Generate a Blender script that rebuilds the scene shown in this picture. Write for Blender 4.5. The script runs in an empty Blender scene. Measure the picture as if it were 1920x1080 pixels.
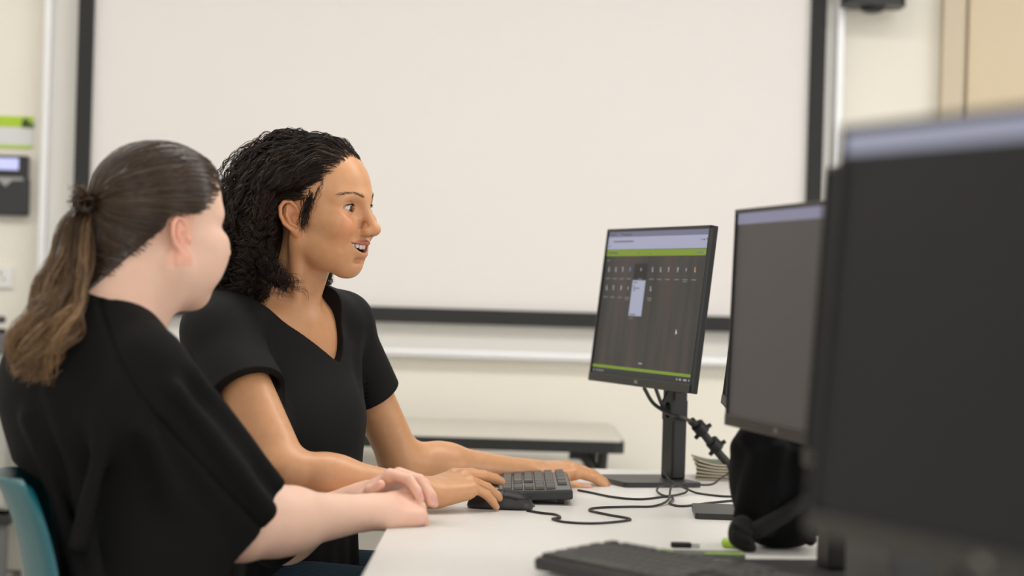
import bpy, bmesh, math, os, random
import numpy as np
from mathutils import Vector, Matrix, Quaternion

sc = bpy.context.scene
COL = sc.collection
PI = math.pi

# ---------------------------------------------------------------- camera
FPX = 4400.0                       # focal length in pixels of the 1920 px frame
ROLL = math.radians(1.66)
CAM_Z = 1.106
cam_data = bpy.data.cameras.new('camera')
cam_data.sensor_width = 36.0
cam_data.lens = FPX / 1920.0 * 36.0
cam_data.clip_start = 0.05
cam_data.clip_end = 100
cam = bpy.data.objects.new('camera', cam_data)
COL.objects.link(cam)
cr, sr = math.cos(ROLL), math.sin(ROLL)
cam.matrix_world = Matrix(((cr, -sr, 0, 0), (0, 0, -1, 0), (sr, cr, 0, CAM_Z), (0, 0, 0, 1)))
cam_data.dof.use_dof = True
cam_data.dof.focus_distance = 4.08
cam_data.dof.aperture_fstop = 2.8
sc.camera = cam

# ---------------------------------------------------------------- world, lights, exposure
world = bpy.data.worlds.new('room_ambient')
sc.world = world
world.use_nodes = True
world.node_tree.nodes['Background'].inputs[0].default_value = (0.9, 0.95, 1.0, 1)
world.node_tree.nodes['Background'].inputs[1].default_value = 0.3

sc.view_settings.view_transform = 'Standard'
sc.view_settings.look = 'None'
sc.view_settings.gamma = 1.0
sc.view_settings.use_curve_mapping = False
sc.view_settings.exposure = 0.0
sc.cycles.use_denoising = True
sc.cycles.max_bounces = 6
sc.cycles.diffuse_bounces = 4
sc.cycles.glossy_bounces = 3
sc.cycles.sample_clamp_indirect = 6.0

CEIL = 2.9
PANELS = [(x, y) for y in (4.4, 1.6, -0.8) for x in (-2.6, -1.3, 0.0, 1.3, 2.6)]
WIN_R = (-0.4, 4.2, 0.12, 2.3)      # right window, carried low to lift the lower wall: y from, to, z from, to
FILL_WIN = (-2.4, 3.2, 0.12, 2.3)      # fill window added behind the viewer: x from, to, z from, to

def area(name, loc, size, target, power, color=(1, 1, 1)):
    l = bpy.data.lights.new(name, 'AREA')
    l.shape = 'RECTANGLE'
    l.size, l.size_y = size
    l.energy = power
    l.color = color
    o = bpy.data.objects.new(name, l)
    COL.objects.link(o)
    o.location = loc
    o.rotation_euler = (Vector(target) - Vector(loc)).to_track_quat('-Z', 'Y').to_euler()
    return o

for i, (px, py) in enumerate(PANELS):
    area('panel_light', (px, py, CEIL - 0.06), (1.15, 0.55), (px, py, 0), 11.5 if py > 4 else 1.5, (1.0, 0.988, 0.97))
# daylight from the right, then added fill from behind for the back wall
area('unseen_window_light', (3.97, sum(WIN_R[:2]) / 2, 1.2), (4.4, 2.0), (0.0, sum(WIN_R[:2]) / 2, 1.2), 88, (1.0, 0.985, 0.96))
area('unseen_window_light', (sum(FILL_WIN[:2]) / 2, -2.57, 1.2), (5.4, 2.0), (sum(FILL_WIN[:2]) / 2, 3.0, 1.2), 76, (1.0, 0.985, 0.96))

# ---------------------------------------------------------------- helpers
def P(x, y, d):
    """The point at depth d (metres along +Y) behind pixel (x, y) of the 1920x1080 frame."""
    u, v = (x - 960) / FPX, (540 - y) / FPX
    return np.array([(u * cr - v * sr) * d, d, CAM_Z + (u * sr + v * cr) * d])

MATS = {}
def mat(name, color=(0.8, 0.8, 0.8), rough=0.5, metal=0.0, emit=None, estr=1.0, spec=0.5, noise=0.0, nscale=40, bump=0.0,
        bscale=200, sheen=0.0, coat=0.0, sss=0.0, attr=None):
    if name in MATS:
        return MATS[name]
    m = bpy.data.materials.new(name)
    m.use_nodes = True
    nt = m.node_tree
    b = nt.nodes['Principled BSDF']
    b.inputs['Base Color'].default_value = (*color, 1)
    b.inputs['Roughness'].default_value = rough
    b.inputs['Metallic'].default_value = metal
    b.inputs['Specular IOR Level'].default_value = spec
    b.inputs['Sheen Weight'].default_value = sheen
    b.inputs['Coat Weight'].default_value = coat
    if sss:
        b.inputs['Subsurface Weight'].default_value = sss
        b.inputs['Subsurface Radius'].default_value = (1.0, 0.35, 0.2)
        b.inputs['Subsurface Scale'].default_value = 0.006
    if emit:
        b.inputs['Emission Color'].default_value = (*emit, 1)
        b.inputs['Emission Strength'].default_value = estr
    src = None
    if attr:
        a = nt.nodes.new('ShaderNodeAttribute')
        a.attribute_name = attr
        src = a.outputs['Color']
        nt.links.new(src, b.inputs['Base Color'])
    if noise or bump:
        tc = nt.nodes.new('ShaderNodeTexCoord')
    if noise:
        n = nt.nodes.new('ShaderNodeTexNoise')
        n.inputs['Scale'].default_value = nscale
        n.inputs['Detail'].default_value = 4
        nt.links.new(tc.outputs['Object'], n.inputs['Vector'])
        r = nt.nodes.new('ShaderNodeMapRange')
        r.inputs['To Min'].default_value = 1 - noise
        r.inputs['To Max'].default_value = 1 + noise
        nt.links.new(n.outputs['Fac'], r.inputs['Value'])
        mx = nt.nodes.new('ShaderNodeMix')
        mx.data_type = 'RGBA'
        mx.blend_type = 'MULTIPLY'
        mx.inputs[0].default_value = 1
        mx.clamp_result = False
        if src is not None:
            nt.links.new(src, mx.inputs[6])
        else:
            mx.inputs[6].default_value = (*color, 1)
        nt.links.new(r.outputs[0], mx.inputs[7])
        nt.links.new(mx.outputs[2], b.inputs['Base Color'])
    if bump:
        n2 = nt.nodes.new('ShaderNodeTexNoise')
        n2.inputs['Scale'].default_value = bscale
        n2.inputs['Detail'].default_value = 3
        nt.links.new(tc.outputs['Object'], n2.inputs['Vector'])
        bp = nt.nodes.new('ShaderNodeBump')
        bp.inputs['Strength'].default_value = bump
        bp.inputs['Distance'].default_value = 0.001
        nt.links.new(n2.outputs['Fac'], bp.inputs['Height'])
        nt.links.new(bp.outputs[0], b.inputs['Normal'])
    MATS[name] = m
    return m

def tag(o, label=None, cat=None, group=None, kind=None):
    if label: o['label'] = label
    if cat: o['category'] = cat
    if group: o['group'] = group
    if kind: o['kind'] = kind
    return o

def thing(name, label, cat, loc=(0, 0, 0), rz=0.0, group=None):
    o = bpy.data.objects.new(name, None)
    o.empty_display_size = 0.05
    COL.objects.link(o)
    o.location = loc
    o.rotation_euler = (0, 0, rz)
    return tag(o, label, cat, group)

def link(name, me, mats, parent=None, smooth=True):
    o = bpy.data.objects.new(name, me)
    COL.objects.link(o)
    for m in (mats if isinstance(mats, (list, tuple)) else [mats]):
        me.materials.append(m)
    if parent: o.parent = parent
    if smooth and len(me.polygons):
        me.polygons.foreach_set('use_smooth', np.ones(len(me.polygons), dtype=bool))
    return o

def obj(name, bm, m, parent=None, smooth=True, angle=35):
    me = bpy.data.meshes.new(name)
    bmesh.ops.recalc_face_normals(bm, faces=bm.faces)
    if smooth:
        lim = math.radians(angle)
        for e in bm.edges:
            e.smooth = not (len(e.link_faces) == 2 and e.calc_face_angle(0) > lim)
        for f in bm.faces:              # wide flat faces stay flat, rounded ones are smooth
            soft = [g for e in f.edges if e.smooth for g in e.link_faces if g is not f and f.normal.angle(g.normal, 0) > 0.004]
            f.smooth = bool(soft) and f.calc_area() < 12 * min(g.calc_area() for g in soft) + 1e-9
    bm.to_mesh(me)
    bm.free()
    return link(name, me, m, parent, False)

def struct(name, bm, m, parent=None, smooth=True):
    o = obj(name, bm, m, parent, smooth)
    if not parent: o['kind'] = 'structure'
    return o

def box(bm, c, s, bevel=0.0, rot=None, seg=2, mi=0):
    r = bmesh.ops.create_cube(bm, size=1.0)
    vs = r['verts']
    M = Matrix.Translation(Vector(c)) @ (rot.to_4x4() if rot is not None else Matrix.Identity(4)) @ Matrix.Diagonal((*s, 1))
    bmesh.ops.transform(bm, matrix=M, verts=vs)
    fs = {f for v in vs for f in v.link_faces}
    for f in fs: f.material_index = mi
    if bevel:
        es = list({e for v in vs for e in v.link_edges})
        r2 = bmesh.ops.bevel(bm, geom=es, offset=bevel, segments=seg, affect='EDGES', profile=0.5)
        for f in r2['faces']: f.material_index = mi
    return bm

def BX(c, s, bevel=0.0, rot=None, seg=2):
    return box(bmesh.new(), c, s, bevel, rot, seg)

def cyl(bm, a, b, r1, r2=None, n=20, cap=True):
    a, b = Vector(a), Vector(b)
    r2 = r1 if r2 is None else r2
    d = b - a
    M = Matrix.Translation((a + b) / 2) @ d.to_track_quat('Z', 'Y').to_matrix().to_4x4()
    bmesh.ops.create_cone(bm, cap_ends=cap, segments=n, radius1=r1, radius2=r2, depth=d.length, matrix=M)
    return bm

def smooth_path(pts, n=8):
    """Catmull-Rom through the points."""
    p = np.array(pts, float)
    p = np.vstack([2 * p[0] - p[1], p, 2 * p[-1] - p[-2]])
    out = []
    for i in range(1, len(p) - 2):
        for k in range(n):
            t = k / n
            a, b, c, d = p[i - 1], p[i], p[i + 1], p[i + 2]
            out.append(0.5 * (2 * b + (c - a) * t + (2 * a - 5 * b + 4 * c - d) * t * t + (3 * b - a - 3 * c + d) * t ** 3))
    out.append(p[-2])
    return np.array(out)

def tube(bm, pts, r, n=8, caps=True):
    pts = [Vector(p) for p in pts]
    rs = r if hasattr(r, '__len__') else [r] * len(pts)
    t0 = (pts[1] - pts[0]).normalized()
    nrm = t0.orthogonal().normalized()
    rings = []
    for i, p in enumerate(pts):
        t = (pts[min(i + 1, len(pts) - 1)] - pts[max(i - 1, 0)]).normalized()
        nrm = (nrm - t * nrm.dot(t)).normalized()
        bn = t.cross(nrm)
        rings.append([bm.verts.new(p + rs[i] * (math.cos(2 * PI * k / n) * nrm + math.sin(2 * PI * k / n) * bn)) for k in range(n)])
    for a, b in zip(rings, rings[1:]):
        for k in range(n):
            bm.faces.new((a[k], a[(k + 1) % n], b[(k + 1) % n], b[k]))
    if caps:
        bm.faces.new(rings[0][::-1])
        bm.faces.new(rings[-1])
    return bm

def prism(bm, pts, M, h, mi=0):
    """Polygon pts (2D) extruded from 0 to h along z of M."""
    lo = [bm.verts.new(M @ Vector((x, y, 0))) for x, y in pts]
    hi = [bm.verts.new(M @ Vector((x, y, h))) for x, y in pts]
    fs = [bm.faces.new(lo[::-1]), bm.faces.new(hi)]
    n = len(pts)
    for i in range(n):
        fs.append(bm.faces.new((lo[i], lo[(i + 1) % n], hi[(i + 1) % n], hi[i])))
    for f in fs: f.material_index = mi
    return bm

def rrect(w, h, r, n=5, cx=0, cy=0):
    out = []
    for sx, sy, a0 in ((1, 1, 0), (-1, 1, PI / 2), (-1, -1, PI), (1, -1, 1.5 * PI)):
        for k in range(n + 1):
            a = a0 + PI / 2 * k / n
            out.append((cx + sx * (w / 2 - r) + r * math.cos(a), cy + sy * (h / 2 - r) + r * math.sin(a)))
    return out

def copy_tree(o, parent=None):
    c = o.copy()
    COL.objects.link(c)
    if parent: c.parent = parent
    for ch in list(o.children):
        copy_tree(ch, c)
    return c

def text_mesh(s, size, M, m, name, parent, ext=0.0004, space=1.0):
    cu = bpy.data.curves.new(name, 'FONT')
    cu.body = s
    cu.size = size
    cu.extrude = ext
    cu.align_x = 'CENTER'
    cu.align_y = 'CENTER'
    cu.space_character = space
    t = bpy.data.objects.new('tmp', cu)
    COL.objects.link(t)
    dg = bpy.context.evaluated_depsgraph_get()
    me = bpy.data.meshes.new_from_object(t.evaluated_get(dg))
    bpy.data.objects.remove(t)
    me.transform(M)
    return link(name, me, m, parent, smooth=False)

# ---------------------------------------------------------------- sculpting: smooth fields meshed by surface nets
def nrm(v):
    v = np.asarray(v, float)
    return v / np.linalg.norm(v)

def basis(fwd, up=(0, 0, 1)):
    """Columns: forward, left, up."""
    x = nrm(fwd)
    y = nrm(np.cross(up, x))
    return np.stack([x, y, np.cross(x, y)], 1)

def rot_axis(axis, deg):
    return np.array(Matrix.Rotation(math.radians(deg), 3, Vector(axis)))

class Field:
    def __init__(s):
        s.ops = []
        s.o = np.zeros(3)
        s.R = np.eye(3)
    def frame(s, o=(0, 0, 0), R=None):
        s.o = np.asarray(o, float)
        s.R = np.eye(3) if R is None else np.asarray(R, float)
        return s
    def w(s, p):
        return s.o + s.R @ np.asarray(p, float)
    def add(s, fn, k, mode):
        s.ops.append((fn, k, mode))
    def ell(s, c, r, k=0.01, mode='u', R=None):
        o = s.w(c)
        M = s.R if R is None else s.R @ R
        r = np.asarray(r, float)
        def fn(Q):
            q = (Q - o) @ M
            k0 = np.sqrt(((q / r) ** 2).sum(1))
            k1 = np.sqrt(((q / (r * r)) ** 2).sum(1)) + 1e-9
            d = k0 * (k0 - 1) / k1
            return np.where(k0 < 1e-3, -r.min(), d)
        s.add(fn, k, mode)
    def cone(s, a, b, ra, rb=None, k=0.01, mode='u', raw=False):
        a, b = (np.asarray(a, float), np.asarray(b, float)) if raw else (s.w(a), s.w(b))
        rb = ra if rb is None else rb
        ab = b - a
        L2 = float(ab @ ab) + 1e-12
        def fn(Q):
            t = np.clip(((Q - a) @ ab) / L2, 0, 1)
            return np.linalg.norm(Q - a - t[:, None] * ab, axis=1) - (ra + (rb - ra) * t)
        s.add(fn, k, mode)
    def chain(s, pts, rs, k=0.01, mode='u', raw=False):
        rs = rs if hasattr(rs, '__len__') else [rs] * len(pts)
        W = np.array([np.asarray(p, float) if raw else s.w(p) for p in pts])
        def fn(Q):
            d = np.full(len(Q), 1e3)
            for i in range(len(W) - 1):
                ab = W[i + 1] - W[i]
                t = np.clip(((Q - W[i]) @ ab) / (ab @ ab + 1e-12), 0, 1)
                d = np.minimum(d, np.linalg.norm(Q - W[i] - t[:, None] * ab, axis=1) - (rs[i] + (rs[i + 1] - rs[i]) * t))
            return d
        s.add(fn, k, mode)
    def local(s, f, k=0.005, mode='u'):
        """f(q) with q in the current frame."""
        o, M = s.o.copy(), s.R.copy()
        s.add(lambda Q: f((Q - o) @ M), k, mode)
    def ev(s, Q, bidx=None, masks=None):
        d = np.full(len(Q), 1e3)
        for i, (fn, k, mode) in enumerate(s.ops):
            if masks is not None:
                idx = np.nonzero(masks[i][bidx])[0]
                if not len(idx): continue
                a = d[idx]
                b = fn(Q[idx])
            else:
                idx = slice(None)
                a = d
                b = fn(Q)
            if mode == 'disp':
                r = a - b
            else:
                if mode == 'u':
                    sa, sb, sg = a, b, 1
                elif mode == 's':
                    sa, sb, sg = -a, b, -1
                else:
                    sa, sb, sg = -a, -b, -1
                k = max(k, 1e-5)
                h = np.clip(0.5 + 0.5 * (sb - sa) / k, 0, 1)
                r = sg * (sb + (sa - sb) * h - k * h * (1 - h))
            d[idx] = r
        return d
    def mesh(s, lo, hi, h, B=8):
        lo, hi = np.asarray(lo, float), np.asarray(hi, float)
        nb = np.ceil((hi - lo) / (h * B)).astype(int)
        g = np.stack(np.meshgrid(*[np.arange(n) for n in nb], indexing='ij'), -1).reshape(-1, 3)
        cen = lo + (g + 0.5) * h * B
        rad = 0.87 * h * B
        keep = np.abs(s.ev(cen)) < 2.6 * rad
        g, cen = g[keep], cen[keep]
        masks = []
        for fn, k, mode in s.ops:
            if mode == 'disp':
                masks.append(np.ones(len(g), bool))
                continue
            v = fn(cen)
            masks.append(v > -(3.2 * rad + k) if mode == 'x' else v < 3.2 * rad + 1.3 * k)
        n1 = B + 1
        off = np.stack(np.meshgrid(*[np.arange(n1)] * 3, indexing='ij'), -1).reshape(-1, 3)
        V = np.empty((len(g), n1 ** 3), np.float32)
        CH = 3000
        for a in range(0, len(g), CH):
            gg = g[a:a + CH]
            pts = lo + ((gg[:, None, :] * B + off[None]) * h).reshape(-1, 3)
            bi = np.repeat(np.arange(a, a + len(gg)), n1 ** 3)
            V[a:a + CH] = s.ev(pts, bi, masks).reshape(len(gg), -1)
        V = V.reshape(-1, n1, n1, n1)
        S = V < 0
        # active cells
        cnt = np.zeros((len(g), B, B, B), np.int8)
        for dx in (0, 1):
            for dy in (0, 1):
                for dz in (0, 1):
                    cnt += S[:, dx:dx + B, dy:dy + B, dz:dz + B]
        bi, ci, cj, ck = np.nonzero((cnt > 0) & (cnt < 8))
        N = nb * B + 4
        def cid(x, y, z): return (x.astype(np.int64) * N[1] + y) * N[2] + z
        G = g[bi] * B + np.stack([ci, cj, ck], 1)
        ids = cid(G[:, 0], G[:, 1], G[:, 2])
        acc = np.zeros((len(bi), 3))
        num = np.zeros(len(bi))
        corners = [(x, y, z) for x in (0, 1) for y in (0, 1) for z in (0, 1)]
        for c1 in corners:
            for ax in range(3):
                if c1[ax]: continue
                c2 = list(c1); c2[ax] = 1
                a = V[bi, ci + c1[0], cj + c1[1], ck + c1[2]]
                b = V[bi, ci + c2[0], cj + c2[1], ck + c2[2]]
                m = (a < 0) != (b < 0)
                t = np.where(m, a / np.where(m, a - b, 1), 0)
                p = np.tile(np.array(c1, float), (len(bi), 1))
                p[:, ax] += t
                acc[m] += p[m]
                num += m
        verts = lo + (G + acc / num[:, None]) * h
        order = np.argsort(ids)
        sid = ids[order]
        quads = []
        for ax in range(3):
            b_, c_ = (ax + 1) % 3, (ax + 2) % 3
            sl = [slice(None)] * 4
            s0 = [slice(None), slice(0, B), slice(0, B), slice(0, B)]
            s1 = list(s0)
            s1[ax + 1] = slice(1, B + 1)
            A, Bv = S[tuple(s0)], S[tuple(s1)]
            q = np.nonzero(A != Bv)
            base = g[q[0]] * B + np.stack(q[1:], 1)
            flip = A[q]
            cs = []
            for (db, dc) in ((0, 0), (-1, 0), (-1, -1), (0, -1)):
                e = base.copy()
                e[:, b_] += db
                e[:, c_] += dc
                i = cid(e[:, 0], e[:, 1], e[:, 2])
                j = np.clip(np.searchsorted(sid, i), 0, len(sid) - 1)
                cs.append(np.where(sid[j] == i, order[j], -1))
            Q = np.stack(cs, 1)
            Q[~flip] = Q[~flip][:, ::-1]
            quads.append(Q[(Q >= 0).all(1)])
        F = np.concatenate(quads)
        e = h * 0.35
        for it in range(2):
            d0 = s.ev(verts, bi, masks)
            gr = np.stack([s.ev(verts + np.eye(3)[a] * e, bi, masks) - s.ev(verts - np.eye(3)[a] * e, bi, masks) for a in range(3)], 1) / (2 * e)
            g2 = (gr * gr).sum(1)
            step = -(d0 / np.maximum(g2, 0.15))[:, None] * gr
            ln = np.linalg.norm(step, axis=1)
            step *= np.minimum(1, 0.6 * h / np.maximum(ln, 1e-9))[:, None]
            verts = verts + step
        return verts, F

def np_mesh(name, verts, faces, colors=None):
    me = bpy.data.meshes.new(name)
    n, k = faces.shape
    me.vertices.add(len(verts))
    me.vertices.foreach_set('co', np.asarray(verts, np.float32).ravel())
    me.loops.add(n * k)
    me.loops.foreach_set('vertex_index', faces.astype(np.int32).ravel())
    me.polygons.add(n)
    me.polygons.foreach_set('loop_start', np.arange(0, n * k, k, dtype=np.int32))
    me.update(calc_edges=True)
    if colors is not None:
        a = me.attributes.new('tint', 'FLOAT_COLOR', 'POINT')
        c = np.ones((len(verts), 4), np.float32)
        c[:, :3] = colors
        a.data.foreach_set('color', c.ravel())
    return me

def strands(paths, radii, sides=3, rng=None):
    """paths (S,N,3), radii (S,N) -> verts, quads of thin tubes."""
    S, N, _ = paths.shape
    T = np.gradient(paths, axis=1)
    T /= np.linalg.norm(T, axis=2, keepdims=True) + 1e-9
    ref = rng.normal(size=(S, 1, 3))
    a = np.cross(T, ref)
    a /= np.linalg.norm(a, axis=2, keepdims=True) + 1e-9
    b = np.cross(T, a)
    V = np.stack([paths + radii[..., None] * (math.cos(2 * PI * k / sides) * a + math.sin(2 * PI * k / sides) * b) for k in range(sides)], 2)
    idx = np.arange(S * N * sides).reshape(S, N, sides)
    q = [np.stack([idx[:, :-1, k], idx[:, :-1, (k + 1) % sides], idx[:, 1:, (k + 1) % sides], idx[:, 1:, k]], -1).reshape(-1, 4) for k in range(sides)]
    return V.reshape(-1, 3), np.concatenate(q)

def joined(parts):
    """[(verts, faces, colors), ...] -> one set."""
    vs, fs, cs, n = [], [], [], 0
    for v, f, c in parts:
        vs.append(v); fs.append(f + n)
        cs.append(np.broadcast_to(np.asarray(c, float), (len(v), 3)))
        n += len(v)
    return np.concatenate(vs), np.concatenate(fs), np.concatenate(cs)

def polydist(Q, pts):
    d = np.full(len(Q), 1e3)
    pts = np.asarray(pts, float)
    for a, b in zip(pts, pts[1:]):
        ab = b - a
        t = np.clip(((Q - a) @ ab) / (ab @ ab + 1e-12), 0, 1)
        d = np.minimum(d, np.linalg.norm(Q - a - t[:, None] * ab, axis=1))
    return d

# ---------------------------------------------------------------- the room
XL, XR, YN, YB = -3.2, 4.0, -2.6, 6.5
cream = (0.84, 0.80, 0.715)
wall_cream = mat('wall_paint', cream, rough=0.85, noise=0.02, nscale=6, bump=0.05, bscale=300)
white_paint = mat('white_paint', (0.78, 0.76, 0.72), rough=0.5)
struct('floor', BX(((XL + XR) / 2, (YN + YB) / 2, -0.05), (XR - XL + 0.2, YB - YN + 0.2, 0.1)), mat('pale_vinyl', (0.50, 0.49, 0.46), rough=0.8, noise=0.1, nscale=300))
struct('ceiling', BX(((XL + XR) / 2, (YN + YB) / 2, CEIL + 0.05), (XR - XL + 0.2, YB - YN + 0.2, 0.1)), mat('ceiling_tile', (0.86, 0.855, 0.84), rough=0.9, noise=0.03, nscale=90))
struct('wall_back', BX(((XL + XR) / 2, YB + 0.05, CEIL / 2), (XR - XL + 0.2, 0.1, CEIL)), wall_cream)
struct('wall_left', BX((XL - 0.05, (YN + YB) / 2, CEIL / 2), (0.1, YB - YN, CEIL)), wall_cream)
# the right wall's window, and one added behind the viewer for fill light
glass = mat('window_glass', (0.9, 0.95, 1.0), rough=0.0)
glass.node_tree.nodes['Principled BSDF'].inputs['Transmission Weight'].default_value = 1.0
pvc = mat('white_pvc', (0.75, 0.75, 0.74), rough=0.4)
def windowed(wall, win, M, L, w0, w1, z0, z1):
    """Wall along local x of length L with one opening; local y points out of the room."""
    def fin(bm): bmesh.ops.transform(bm, matrix=M, verts=bm.verts); return bm
    bm = bmesh.new()
    for (a, b, c, d) in ((0, w0, 0, CEIL), (w1, L, 0, CEIL), (w0, w1, 0, z0), (w0, w1, z1, CEIL)):
        box(bm, ((a + b) / 2, 0.05, (c + d) / 2), (b - a, 0.1, d - c))
    struct(wall, fin(bm), wall_cream)
    bm = bmesh.new()
    for z in (z0 + 0.03, z1 - 0.03): box(bm, ((w0 + w1) / 2, 0.05, z), (w1 - w0, 0.06, 0.06), 0.004)
    for x in (w0 + 0.03, (w0 + w1) / 2, w1 - 0.03): box(bm, (x, 0.05, (z0 + z1) / 2), (0.06, 0.055, z1 - z0 - 0.12), 0.004)
    w = struct(win, fin(bm), pvc)
    obj('pane', fin(BX(((w0 + w1) / 2, 0.05, (z0 + z1) / 2), (w1 - w0 - 0.1, 0.006, z1 - z0 - 0.1))), glass, w)
windowed('wall_right', 'window_1', Matrix.Translation((XR, YB, 0)) @ Matrix.Rotation(-PI / 2, 4, 'Z'), YB - YN, YB - WIN_R[1], YB - WIN_R[0], WIN_R[2], WIN_R[3])
windowed('wall_front', 'added_window', Matrix.Translation((XR, YN, 0)) @ Matrix.Rotation(PI, 4, 'Z'), XR - XL, XR - FILL_WIN[1], XR - FILL_WIN[0], FILL_WIN[2], FILL_WIN[3])
struct('baseboard_back', BX(((XL + 1.24) / 2, YB - 0.008, 0.05), (1.24 - XL, 0.016, 0.1), 0.003), white_paint)

# door in the back wall, right of the boards
dl = P(1762, 100, YB)[0]
jam = P(1803, 100, YB)[0]
tan = mat('door_laminate', (0.66, 0.55, 0.39), rough=0.5, noise=0.05, nscale=5)
tan2 = mat('door_frame_paint', (0.60, 0.51, 0.38), rough=0.5)
bm = bmesh.new()
box(bm, ((dl + jam) / 2, YB - 0.02, 1.06), (jam - dl, 0.05, 2.12), 0.004)
box(bm, (jam + 0.95, YB - 0.02, 1.06), (jam - dl, 0.05, 2.12), 0.004)
box(bm, ((dl + jam + 0.982) / 2, YB - 0.02, 2.15), (0.982 + jam - dl, 0.05, 0.06), 0.004)
dr = struct('door_1', bm, tan2)
obj('door_leaf', BX((jam + 0.012 + 0.455, YB - 0.010, 1.05), (0.908, 0.03, 2.09), 0.003), tan, dr)
bm = bmesh.new()
cyl(bm, (jam + 0.85, YB - 0.025, 1.03), (jam + 0.85, YB - 0.075, 1.03), 0.011)
cyl(bm, (jam + 0.86, YB - 0.07, 1.03), (jam + 0.74, YB - 0.07, 1.03), 0.009)
obj('door_handle', bm, mat('brushed_steel', (0.55, 0.55, 0.55), rough=0.3, metal=1), dr)

# ceiling lights
housing = mat('light_housing', (0.8, 0.8, 0.8), rough=0.4)
diff = mat('light_diffuser', (0.9, 0.9, 0.88), rough=0.6, emit=(1.0, 0.95, 0.86), estr=1.5)
for i, (px, py) in enumerate(PANELS):
    t = thing('ceiling_light', 'flat white ceiling light panel above the classroom', 'light', (px, py, CEIL - 0.025), 0, 'ceiling light panels')
    bm = bmesh.new()
    for s in (1, -1):
        box(bm, (0, s * 0.29, 0), (1.2, 0.02, 0.05), 0.003)
        box(bm, (s * 0.59, 0, 0), (0.02, 0.56, 0.05), 0.003)
    obj('frame', bm, housing, t)
    obj('diffuser', BX((0, 0, 0.008), (1.16, 0.56, 0.01)), diff, t)

# ---------------------------------------------------------------- boards on the back wall
def WX(x, y): return P(x, y, YB)[0]
def WZ(x, y): return P(x, y, YB)[2]
wb = thing('whiteboard', 'large white board with slim aluminium edge behind the black-framed screen', 'whiteboard', ((WX(84, 300) + WX(1566, 300)) / 2, YB, 0))
xl, xr_, zb, zt = WX(84, 420) - wb.location.x, WX(1566, 300) - wb.location.x, WZ(1000, 668), 2.45
alu = mat('aluminium', (0.78, 0.78, 0.80), rough=0.35, metal=0.6)
obj('panel', BX(((xl + xr_) / 2, -0.016, (zb + zt) / 2), (xr_ - xl - 0.01, 0.022, zt - zb - 0.01)), mat('board_enamel', (0.72, 0.70, 0.67), rough=0.35), wb)
bm = bmesh.new()
for z in (zb, zt): box(bm, ((xl + xr_) / 2, -0.024, z), (xr_ - xl, 0.044, 0.020), 0.004)
for x in (xl, xr_): box(bm, (x, -0.024, (zb + zt) / 2), (0.022, 0.044, zt - zb), 0.004)
obj('edge_frame', bm, alu, wb)
ps = thing('projection_screen', 'wide cream projection screen in a matt black frame on the back wall', 'screen', ((WX(157, 300) + WX(1532, 300)) / 2, YB - 0.05, 0))
D = YB - 0.06
PX = lambda x, y: P(x, y, D)[0] - ps.location.x
PZ = lambda x, y: P(x, y, D)[2]
xi0, xi1, zi0, zi1 = PX(170, 250), PX(1515, 250), PZ(1000, 583), 2.32
fw_ = 0.042
obj('screen_surface', BX(((xi0 + xi1) / 2, 0.008, (zi0 + zi1) / 2), (xi1 - xi0 + 0.02, 0.012, zi1 - zi0 + 0.02)), mat('screen_cloth', (0.79, 0.757, 0.745), rough=0.9), ps)
bm = bmesh.new()
for z in (zi0 - fw_ / 2, zi1 + fw_ / 2): box(bm, ((xi0 + xi1) / 2, 0, z), (xi1 - xi0 + 2 * fw_, 0.034, fw_), 0.003)
for x in (xi0 - fw_ / 2, xi1 + fw_ / 2): box(bm, (x, 0, (zi0 + zi1) / 2), (fw_, 0.034, zi1 - zi0), 0.003)
obj('black_frame', bm, mat('black_velvet', (0.022, 0.022, 0.022), rough=0.8), ps)

# ---------------------------------------------------------------- furniture
DZ = 0.73                                    # desk height
DX0, DX1, DY0, DY1 = -0.182, 0.68, 1.05, 4.95
black_plastic = mat('black_plastic', (0.008, 0.008, 0.0085), rough=0.45, spec=0.3)
dark_plastic = mat('dark_plastic', (0.028, 0.028, 0.029), rough=0.5, bump=0.1, bscale=1500)
desk = thing('desk', 'long white desk with rounded front edge under the row of monitors', 'desk', ((DX0 + DX1) / 2, (DY0 + DY1) / 2, 0))
bm = bmesh.new()
prism(bm, rrect(DX1 - DX0, DY1 - DY0, 0.03, 6), Matrix.Translation((0, 0, DZ - 0.025)), 0.025)
es = [e for e in bm.edges if len(e.link_faces) == 2 and e.calc_face_angle(0) > 1.2 and abs((e.verts[0].co.z - e.verts[1].co.z)) < 1e-6]
bmesh.ops.bevel(bm, geom=es, offset=0.005, segments=3, affect='EDGES', profile=0.5)
obj('desktop', bm, mat('white_laminate', (0.70, 0.68, 0.65), rough=0.38, noise=0.01, nscale=20), desk)
for sx in (1, -1):
    for y in (-1.9, -0.65, 0.65, 1.9):
        obj('leg', BX((sx * 0.34 + 0.02, y, (DZ - 0.025) / 2), (0.05, 0.05, DZ - 0.025), 0.006), mat('grey_steel', (0.45, 0.45, 0.45), rough=0.4, metal=0.6), desk)
obj('apron', BX((0.30, 0, 0.55), (0.02, 3.7, 0.28), 0.003), mat('white_panel', (0.7, 0.68, 0.65), rough=0.5), desk)

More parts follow.
